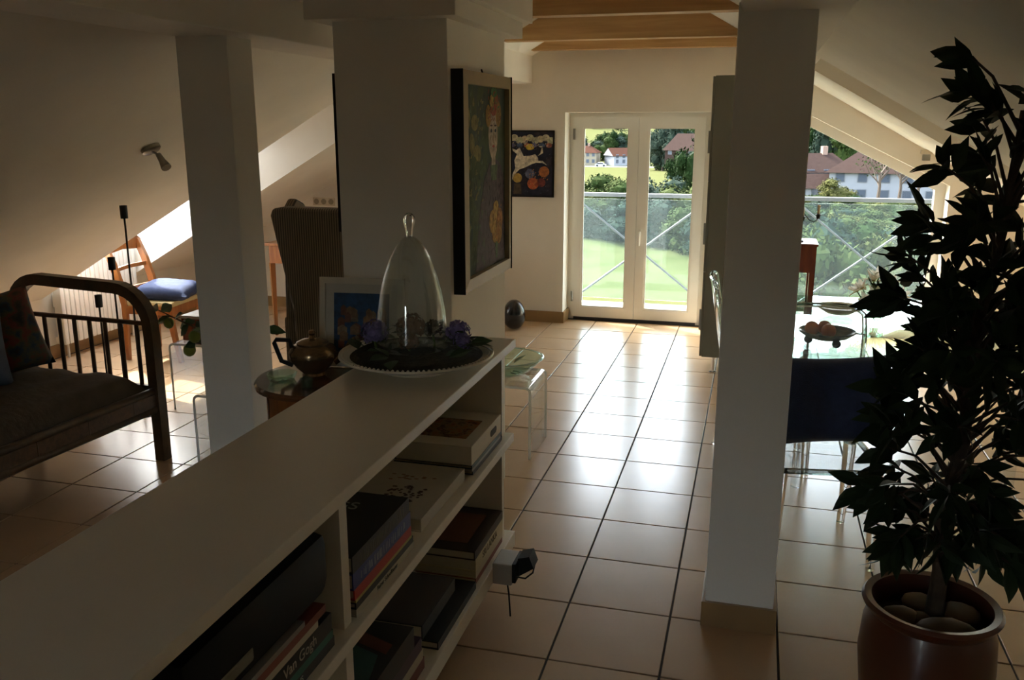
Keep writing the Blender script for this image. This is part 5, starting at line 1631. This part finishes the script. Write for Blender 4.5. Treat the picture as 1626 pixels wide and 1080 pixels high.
# houses
def house(name, label, x, y, w, d, hgt, roof_h, wall, roof, rz=0.0, hip=0.0, wins=(3, 2), chim=True, base=None):
    z = zt(x, y) if base is None else base
    e = empty(name, label, 'house', (x, y, z), R(rz))
    MB().box(-w / 2, w / 2, -d / 2, d / 2, -1.5, hgt).build('walls', wall, e)
    ov = 0.5
    rw, rd_ = w / 2 + ov, d / 2 + ov
    hx = w / 2 * (1 - hip)
    r_ = MB()
    r_.add([(-rw, -rd_, hgt - 0.15), (rw, -rd_, hgt - 0.15), (rw, rd_, hgt - 0.15), (-rw, rd_, hgt - 0.15), (-hx - (ov if hip == 0 else 0), 0, hgt + roof_h), (hx + (ov if hip == 0 else 0), 0, hgt + roof_h)],
           [(0, 1, 5, 4), (2, 3, 4, 5), (1, 2, 5), (3, 0, 4), (3, 2, 1, 0)])
    ro_ = r_.build('roof', roof, e)
    if hip == 0:
        for s in (-1, 1):
            MB().prism([(-d / 2, hgt - 0.1), (d / 2, hgt - 0.1), (0, hgt + roof_h - 0.25)], s * (rw - 0.02), s * (rw + 0.03), 'X').build('gable_wall', wall, e)
    if chim:
        MB().box(w * 0.12, w * 0.12 + 0.7, -0.4, 0.3, hgt + roof_h * 0.5, hgt + roof_h + 0.9).build('chimney', plain('brick_chimney', (0.1800, 0.1125, 0.0810), 0.9), ro_)
    nx_, nz_ = wins
    for i in range(nx_):
        for j in range(nz_):
            wx_ = -w / 2 + (i + 0.5) * w / nx_
            wz_ = 0.9 + j * (hgt / nz_)
            wn_ = MB().box(wx_ - 0.55, wx_ + 0.55, -d / 2 - 0.06, -d / 2 + 0.02, wz_, wz_ + 1.35).build('window', plain('window_frame_grey', (0.07, 0.075, 0.085), 0.5), e)
            MB().box(wx_ - 0.45, wx_ + 0.45, -d / 2 - 0.09, -d / 2 - 0.05, wz_ + 0.1, wz_ + 1.25).build('pane', plain('far_pane', (0.05, 0.06, 0.08), 0.15), wn_)
            MB().box(wx_ - w * 0.0 - 0.55, wx_ + 0.55, d / 2 - 0.02, d / 2 + 0.06, wz_, wz_ + 1.35).build('window', plain('window_frame_grey', (0.07, 0.075, 0.085), 0.5), e)
    return e
M['render_cream'] = mat('render_cream', (0.1799, 0.1542, 0.1114), 0.9, 0.05, 2, spec=0.0)
M['render_white'] = mat('render_white', (0.1970, 0.2013, 0.2142), 0.9, 0.04, 2, spec=0.0)
M['roof_red'] = mat('roof_red', (0.0441, 0.0211, 0.0148), 0.85, 0.12, 3, spec=0.0)
M['roof_brown'] = mat('roof_brown', (0.0295, 0.0195, 0.0166), 0.85, 0.12, 3, spec=0.0)
house('far_house', 'cream house with red hipped roof by the road', -62.6, 334, 10.5, 9, 4.7, 2.3, 'render_cream', 'roof_red', 0, 0.55, (5, 2))
house('far_house', 'white gabled house with red roof by the road', -47.5, 336, 13, 9, 3.6, 2.7, 'render_white', 'roof_red', 32, 0.0, (5, 2))
house('barn', 'barn with steep brown roof among the valley trees', -16.3, 222, 8.5, 7, 2.0, 3.8, 'roof_brown', 'roof_brown', -28, 0.25, (3, 1), False, -6.3)
house('near_house', 'white house with brown hipped roof behind bare garden trees', 15.2, 118, 12.5, 9, 4.3, 2.6, 'render_white', 'roof_brown', -8, 0.55, (5, 2), True, -8.0)
house('near_house', 'small white house with brown roof and chimney beside the larger one', 7.4, 128, 7.0, 8, 4.0, 2.2, 'render_white', 'roof_brown', 22, 0.3, (3, 2), True, -8.2)
house('annex', 'low white annex with brown lean roof before the small house', 8.0, 120, 5.5, 5, 2.2, 1.5, 'render_white', 'roof_brown', 12, 0.2, (2, 1), False, -8.0)
def bare_tree(x, y, hgt, seed, label):
    rn = random.Random(seed)
    e = empty('bare_tree', label, 'tree', (x, y, zt(x, y) - 0.2), 0, 'bare garden trees')
    MB().tube([(0, 0, 0), (0.1, 0, hgt * 0.3), (0.0, 0.1, hgt * 0.5)], [0.22, 0.16, 0.12], 7).build('trunk', 'bark', e, True)
    lv = MB()
    for k in range(9):
        a = rn.uniform(0, 6.28)
        p0 = Vector((0.05, 0.05, hgt * rn.uniform(0.28, 0.5)))
        p1 = p0 + Vector((math.cos(a) * hgt * 0.16, math.sin(a) * hgt * 0.16, hgt * 0.16))
        p2 = p1 + Vector((math.cos(a + 0.4) * hgt * 0.12, math.sin(a + 0.4) * hgt * 0.12, hgt * rn.uniform(0.15, 0.32)))
        MB().tube([p0, p1, p2], [0.09, 0.06, 0.025], 5).build('branch', 'bark', e, True)
        for m_ in range(40):
            c_ = p1.lerp(p2, rn.random()) + Vector((rn.uniform(-1, 1), rn.uniform(-1, 1), rn.uniform(-0.6, 0.8))) * 0.8
            s = rn.uniform(0.06, 0.13)
            x_ = Vector((rn.uniform(-1, 1), rn.uniform(-1, 1), rn.uniform(-1, 1))).normalized()
            y_ = x_.orthogonal().normalized()
            lv.add([c_ - x_ * s, c_ + y_ * s, c_ + x_ * s, c_ - y_ * s], [(0, 1, 2, 3)])
    o = lv.build('sparse_foliage', CM[1], e)
    o['kind'] = 'stuff'
bare_tree(13.0, 106, 7.4, 1, 'bare garden tree in front of the white house, nearest the garden bush')
bare_tree(15.3, 107, 7.0, 2, 'bare garden tree at the middle of the white house front')
bare_tree(16.8, 105, 6.6, 3, 'bare garden tree beyond the middle of the white house front')
bare_tree(18.4, 104, 5.2, 4, 'low leaning garden tree at the far end of the white house')
car = empty('parked_car', 'small white car parked on the road by the far houses', 'car', (-54.2, 321, -13.15), R(5))
MB().prism([(-2.0, 0.3), (2.0, 0.3), (2.0, 0.8), (1.3, 0.9), (0.7, 1.4), (-1.0, 1.4), (-1.7, 0.9), (-2.0, 0.85)], -0.8, 0.8, 'Y').build('body', plain('car_white', (0.2700, 0.2700, 0.2700), 0.3), car)
MB().prism([(-1.45, 0.92), (1.1, 0.92), (0.62, 1.34), (-0.95, 1.34)], -0.82, 0.82, 'Y').build('side_window', plain('car_glass', (0.03, 0.03, 0.04), 0.1), car)
for x in (-1.2, 1.2):
    for y in (-0.82, 0.82):
        MB().tube([(x, y - 0.08, 0.32), (x, y + 0.08, 0.32)], 0.32, 14).build('wheel', 'black', car)
